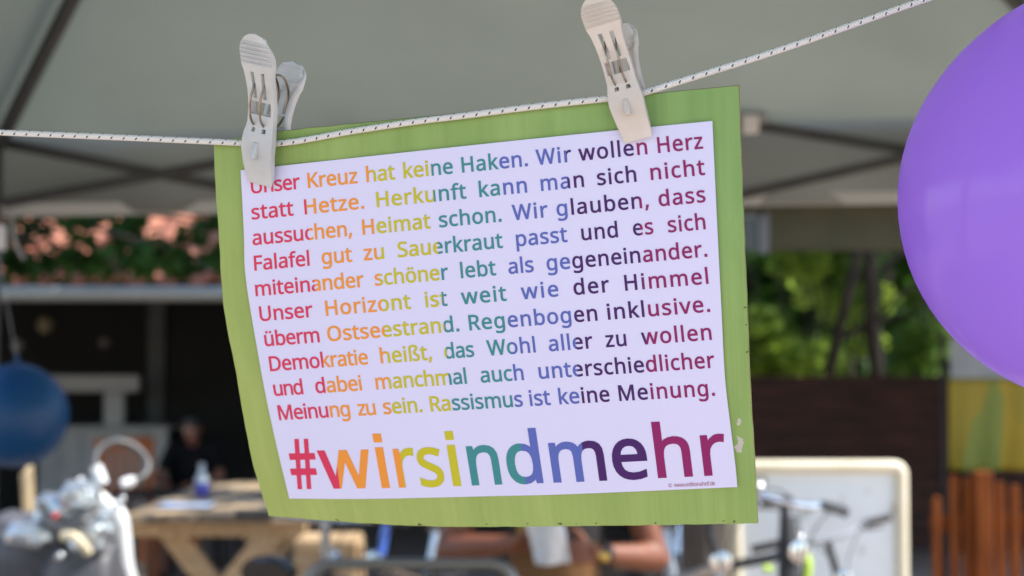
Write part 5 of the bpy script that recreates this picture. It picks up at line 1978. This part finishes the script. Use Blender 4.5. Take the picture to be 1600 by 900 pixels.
def hand(b, wrist, d, palm_n, side, curl):
    """palm and five bent fingers; d points from the wrist to the knuckles, palm_n out of the palm, side = +1/-1 thumb side"""
    d, pn = V(d).normalized(), V(palm_n)
    pn = (pn - d * pn.dot(d)).normalized()
    s = d.cross(pn) * side
    w = V(wrist)
    m = Matrix((s, d, pn)).transposed()
    b.ball(w + d * .048, (.041, .052, .017), m, 16, 10)
    b.ball(w + d * .010, (.029, .03, .020), m, 14, 8)
    for k, (off, ln) in enumerate(((.030, .070), (.010, .080), (-.010, .075), (-.029, .058))):
        p = w + d * (.088 - abs(off - .01) * .25) + s * off
        a = 0.25
        pts = [p - d * .02, p]
        for j, f in enumerate((.45, .32, .23)):
            a += curl * (0.7 if j else 0.5)
            p = p + (d * cos(a) + pn * sin(a)) * ln * f
            pts.append(p)
        b.tube(pts, [.0095, .0095, .0088, .008, .0065], 10)
        b.ball(pts[-1], .0066, nu=10, nv=6)
    p = w + d * .025 + s * .032
    q = p + (d * .6 + s * .65 + pn * .35).normalized() * .038
    r = q + (d * .9 + s * .05 + pn * .55).normalized() * .032
    b.tube([p - s * .02, p, q, r], [.014, .0135, .011, .008], 10)
    b.ball(r, .0082, nu=10, nv=6)


def head(b, c, r=0.098, tilt=0.0):
    m = Matrix.Rotation(tilt, 3, 'X')
    c = V(c)
    b.ball(c + m @ V((0, 0.01, .02)), (r * .80, r * .95, r * 1.02), m)
    b.ball(c + m @ V((0, -.022, -.045)), (r * .62, r * .68, r * .72), m)
    b.ball(c + m @ V((0, -.092, -.012)), (.012, .018, .022), m, 12, 8)
    b.ball(c + m @ V((0, -.085, -.060)), (.022, .012, .011), m, 12, 8)
    for s in (-1, 1):
        b.ball(c + m @ V((s * .079, .012, -.005)), (.010, .020, .030), m, 12, 8)
    return m


def face_parts(t, body, c, m, hair_mat, hair='short'):
    c = V(c)
    eye = pmat('eye_dark', (0.03, 0.02, 0.015), 0.2)
    white = pmat('eye_white', (0.7, 0.68, 0.65), 0.3)
    for s in (-1, 1):
        e = MB().ball(c + m @ V((s * .032, -.076, .012)), .012, nu=12, nv=8).build('eye', white, t, smooth=180)
        MB().ball(c + m @ V((s * .032, -.0855, .012)), .0055, nu=10, nv=6).build('iris', eye, e, smooth=180)
    MB().ball(c + m @ V((0, -.094, -.060)), (.022, .006, .006), m, 12, 6).build('lips', pmat('lip', (0.35, 0.12, 0.10), 0.4), t, smooth=180)
    b = MB()
    b.ball(c + m @ V((0, .025, .040)), (.090, .102, .092), m, 24, 14)
    if hair == 'long':
        b.ball(c + m @ V((0, .065, -.05)), (.080, .05, .12), m, 20, 12)
    body_mesh('hair', b, hair_mat, t, 0.008, 3)


def seated_person(loc, rz, scale, P, skin, top_mat, leg_mat, label, hair_mat, hair='short'):
    """P: joint positions in the person's space, facing -y, floor at z = 0"""
    t = empty('person', loc, (0, 0, rz), scale)
    tag(t, label, 'person')
    b = MB()
    hipz = P['hip'][2]
    hx_, hy_ = P['hip'][0], P['hip'][1]
    sh = P['sh']
    ch = V(P['chest'])
    limb3(b, [(hx_, hy_, hipz + .02), (ch.x, (hy_ + ch.y) / 2, (hipz + ch.z) / 2), ch, (ch.x, ch.y, sh[0][2] - .02)], [.125, .115, .13, .085])
    limb3(b, [sh[0], sh[1]], [.058, .058])
    limb3(b, [(ch.x, ch.y, sh[0][2]), V(P['head']) + V((0, .02, -.09))], [.055, .048])
    m = head(b, P['head'], tilt=P.get('tilt', 0.0))
    for i in (0, 1):
        el, wr = P['el'][i], P['wr'][i]
        limb3(b, [sh[i], V(sh[i]).lerp(V(el), .45), el], [.052, .047, .038])
        limb3(b, [el, V(el).lerp(V(wr), .3), wr], [.039, .040, .026])
        hd = P['hand'][i]
        hand(b, wr, hd[0], hd[1], hd[2], hd[3])
    for i, s in enumerate((-1, 1)):
        h = V((hx_ + s * .09, hy_, hipz))
        k, a = V(P['knee'][i]), V(P['ankle'][i])
        limb3(b, [h, h.lerp(k, .5), k], [.088, .075, .055])
        limb3(b, [k, k.lerp(a, .3), a], [.053, .055, .036])
        limb3(b, [a, a + V((0, -.09, -.05)), a + V((0, -.16, -.06))], [.036, .032, .026])
    body = body_mesh('body', b, skin, t, 0.0062)
    face_parts(t, body, P['head'], m, hair_mat, hair)
    c = MB()
    limb3(c, [(hx_, hy_, hipz + .03), (ch.x, (hy_ + ch.y) / 2, (hipz + ch.z) / 2), ch, (ch.x, ch.y, sh[0][2] - .045)], [.142, .134, .148, .095], 20)
    limb3(c, [V(sh[0]).lerp(V(sh[1]), .18), V(sh[0]).lerp(V(sh[1]), .82)], [.070, .070])
    if P.get('sleeves'):
        for i in (0, 1):
            limb3(c, [sh[i], V(sh[i]).lerp(V(P['el'][i]), .6)], [.068, .062])
    body_mesh('shirt', c, top_mat, t, 0.010)
    c = MB()
    limb3(c, [(hx_ - .05, hy_, hipz), (hx_ + .05, hy_, hipz)], [.135, .135])
    for i, s in enumerate((-1, 1)):
        h = V((hx_ + s * .09, hy_, hipz))
        k = V(P['knee'][i])
        limb3(c, [h, h.lerp(k, .85)], [.102, .080])
    body_mesh('trousers', c, leg_mat, t, 0.010)
    for i in (0, 1):
        a = V(P['ankle'][i])
        c = MB()
        c.ball(a + V((0, -.075, -.055)), (.045, .125, .035), None, 18, 10)
        c.ball(a + V((0, .0, -.03)), (.044, .05, .05), None, 16, 10)
        c.box(a + V((0, -.07, -.083)), (.082, .245, .012))
        body_mesh('shoe', c, M_rubber, t, 0.007, 3)
    return t


M_skinA = pmat('tanned_skin', (0.17, 0.055, 0.024), 0.5, col2=(0.21, 0.072, 0.034), scale=9)
M_skinA.node_tree.nodes['Principled BSDF'].inputs['Subsurface Weight'].default_value = 0.12
M_skinA.node_tree.nodes['Principled BSDF'].inputs['Subsurface Radius'].default_value = (0.01, 0.004, 0.002)
mt = bpy.data.materials.new('brown_top_dark_yoke')
mt.use_nodes = True
nt = mt.node_tree
pb = nt.nodes['Principled BSDF']
pb.inputs['Roughness'].default_value = 0.85
tc = nt.nodes.new('ShaderNodeTexCoord')
sx = nt.nodes.new('ShaderNodeSeparateXYZ')
nt.links.new(tc.outputs['Object'], sx.inputs[0])
wv = nt.nodes.new('ShaderNodeTexNoise')
wv.inputs['Scale'].default_value = 9
nt.links.new(tc.outputs['Object'], wv.inputs['Vector'])
r2 = nt.nodes.new('ShaderNodeValToRGB')
r2.color_ramp.interpolation = 'CONSTANT'
r2.color_ramp.elements[0].color = (0.02, 0.018, 0.02, 1)
r2.color_ramp.elements[1].position = 0.56
r2.color_ramp.elements[1].color = (0.36, 0.22, 0.05, 1)
nt.links.new(wv.outputs['Fac'], r2.inputs[0])
gt = nt.nodes.new('ShaderNodeMath')
gt.operation = 'GREATER_THAN'
gt.inputs[1].default_value = 0.868
nt.links.new(sx.outputs['Z'], gt.inputs[0])
mx = nt.nodes.new('ShaderNodeMix')
mx.data_type = 'RGBA'
nt.links.new(gt.outputs[0], mx.inputs['Factor'])
mx.inputs['A'].default_value = (0.17, 0.085, 0.032, 1)
nt.links.new(r2.outputs[0], mx.inputs['B'])
nt.links.new(mx.outputs['Result'], pb.inputs['Base Color'])

PY = 4.2


def pp(px, py, dy=0.0):
    q = at(px, py, PY + dy)
    return V((q.x - at(868, 560, PY).x, dy, q.z))


EL = [pp(700, 858, -.05), pp(1026, 872, -.05)]
WR = [pp(800, 850, -.20), pp(930, 866, -.20)]
P1 = dict(hip=(0, .05, .53), chest=(0, .03, .98), sh=[(-.185, .03, 1.115), (.185, .03, 1.115)], head=(0, -.03, 1.315), tilt=R(14), el=EL, wr=WR,
          hand=[((1, -.25, -.05), (0, .5, .8), 1, .35), ((-1, -.2, .12), (0, -.75, .6), 1, .45)],
          knee=[(-.14, -.40, .50), (.14, -.40, .50)], ankle=[(-.14, -.40, .09), (.14, -.40, .09)])
per = seated_person((at(868, 560, PY).x, PY, 0), 0, 1.0, P1, M_skinA, mt, pmat('olive_shorts', (0.10, 0.075, 0.04), 0.9, col2=(0.13, 0.10, 0.055), scale=20),
                    'person seated behind the sign with bare tanned arms, holding a white napkin', pmat('dark_brown_hair', (0.03, 0.018, 0.012), 0.5), 'long')
wa, wb_ = EL[1], WR[1]
d = (wb_ - wa).normalized()
c = wa.lerp(wb_, .88)
q = d.to_track_quat('Z', 'Y').to_matrix()
wt = MB().lathe([(.033, -.013), (.0345, -.011), (.0345, .011), (.033, .013)], c, q, 28).build('wrist_watch', pmat('black_watch_strap', (0.012, 0.012, 0.014), 0.4), per, solid=0.002)
MB().lathe([(.016, 0), (.016, .006), (.013, .008), (.001, .008)], c + V((0, -.034, 0.0)), Matrix.Rotation(R(90), 3, 'X'), 20).build('watch_case', pmat('brass_watch', (0.55, 0.36, 0.10), 0.3, metal=0.8), wt)
# napkin held between the hands
PL0 = V(per.location)
vs, fs = [], []
nk = [pp(820, 815, -.30), pp(880, 818, -.31), pp(892, 880, -.30), pp(838, 884, -.29)]
for j in range(11):
    for i in range(11):
        u, w = i / 10, j / 10
        p = nk[0].lerp(nk[1], u).lerp(nk[3].lerp(nk[2], u), w)
        vs.append(PL0 + p + V((0, 0.014 * sin(u * 7 + w * 2) + .01 * noise.noise(V((u * 4, w * 4, 2))), 0)))
for j in range(10):
    for i in range(10):
        a = j * 11 + i
        fs.append((a, a + 1, a + 12, a + 11))
b = MB()
b.add(vs, fs)
tag(b.build('paper_napkin', pmat('white_tissue', (0.72, 0.72, 0.74), 0.8, transl=0.2), None, smooth=60, solid=0.003), 'white paper napkin held in the seated person\'s hands below the sign', 'napkin')
# bench carrying the person
bs = empty('garden_bench', (PL0.x, PY + .08, 0))
tag(bs, 'plain wooden bench under the seated person, behind the sign', 'bench')
b = MB()
for k in range(3):
    b.box((0, -.13 + .13 * k, .39), (1.2, .12, .035))
b.build('seat', M_pine, bs, bevel=.004)
for s in (-1, 1):
    MB().box((s * .5, 0, .185), (.06, .34, .37)).build('leg', M_pine, bs, bevel=.004)

# second person sitting in the dark of the porch, bent over a table
M_skinB = pmat('shaded_skin', (0.20, 0.08, 0.05), 0.5, col2=(0.25, 0.10, 0.06), scale=9)
q = at(305, 668, 9.3)
sc2 = q.z / 1.235
P2 = dict(hip=(0, .10, .53), chest=(0, 0.02, .93), sh=[(-.18, 0, 1.06), (.18, 0, 1.06)], head=(0, -.09, 1.235), tilt=R(22), sleeves=True,
          el=[(-.27, -.12, .82), (.27, -.12, .82)], wr=[(-.13, -.33, .80), (.13, -.33, .80)],
          hand=[((.5, -.9, 0), (0, 0, -1), -1, .3), ((-.5, -.9, 0), (0, 0, -1), 1, .3)],
          knee=[(-.12, -.38, .50), (.12, -.38, .50)], ankle=[(-.12, -.36, .09), (.12, -.36, .09)])
M_darkshirt = pmat('black_shirt', (0.008, 0.008, 0.009), 0.9, spec=0.1)
seated_person((q.x, 9.3, 0), R(-8), sc2, P2, M_skinB, M_darkshirt, M_darkshirt, 'person in dark clothes bent over a table in the shade of the porch',
              pmat('black_hair', (0.01, 0.009, 0.008), 0.5))
b2 = empty('porch_stool', (q.x + .01, 9.3 + .10 * sc2, 0))
tag(b2, 'dark wooden stool under the person sitting in the porch', 'stool')
MB().box((0, 0, .39 * sc2), (.36, .34, .04)).build('seat', M_darkwood, b2, bevel=.005)
for sx_ in (-1, 1):
    for sy in (-1, 1):
        MB().box((sx_ * .14, sy * .13, .185 * sc2), (.035, .035, .37 * sc2)).build('leg', M_darkwood, b2)
t2 = empty('porch_table', (q.x - .02, 9.3 - .40, 0))
tag(t2, 'small dark table in front of the person in the porch', 'table')
ht = .765 * sc2
MB().box((0, 0, ht - .02), (.8, .42, .035)).build('tabletop', M_darkwood, t2, bevel=.005)
for sx_ in (-1, 1):
    for sy in (-1, 1):
        MB().box((sx_ * .36, sy * .17, (ht - .04) / 2), (.04, .04, ht - .04)).build('leg', M_darkwood, t2)
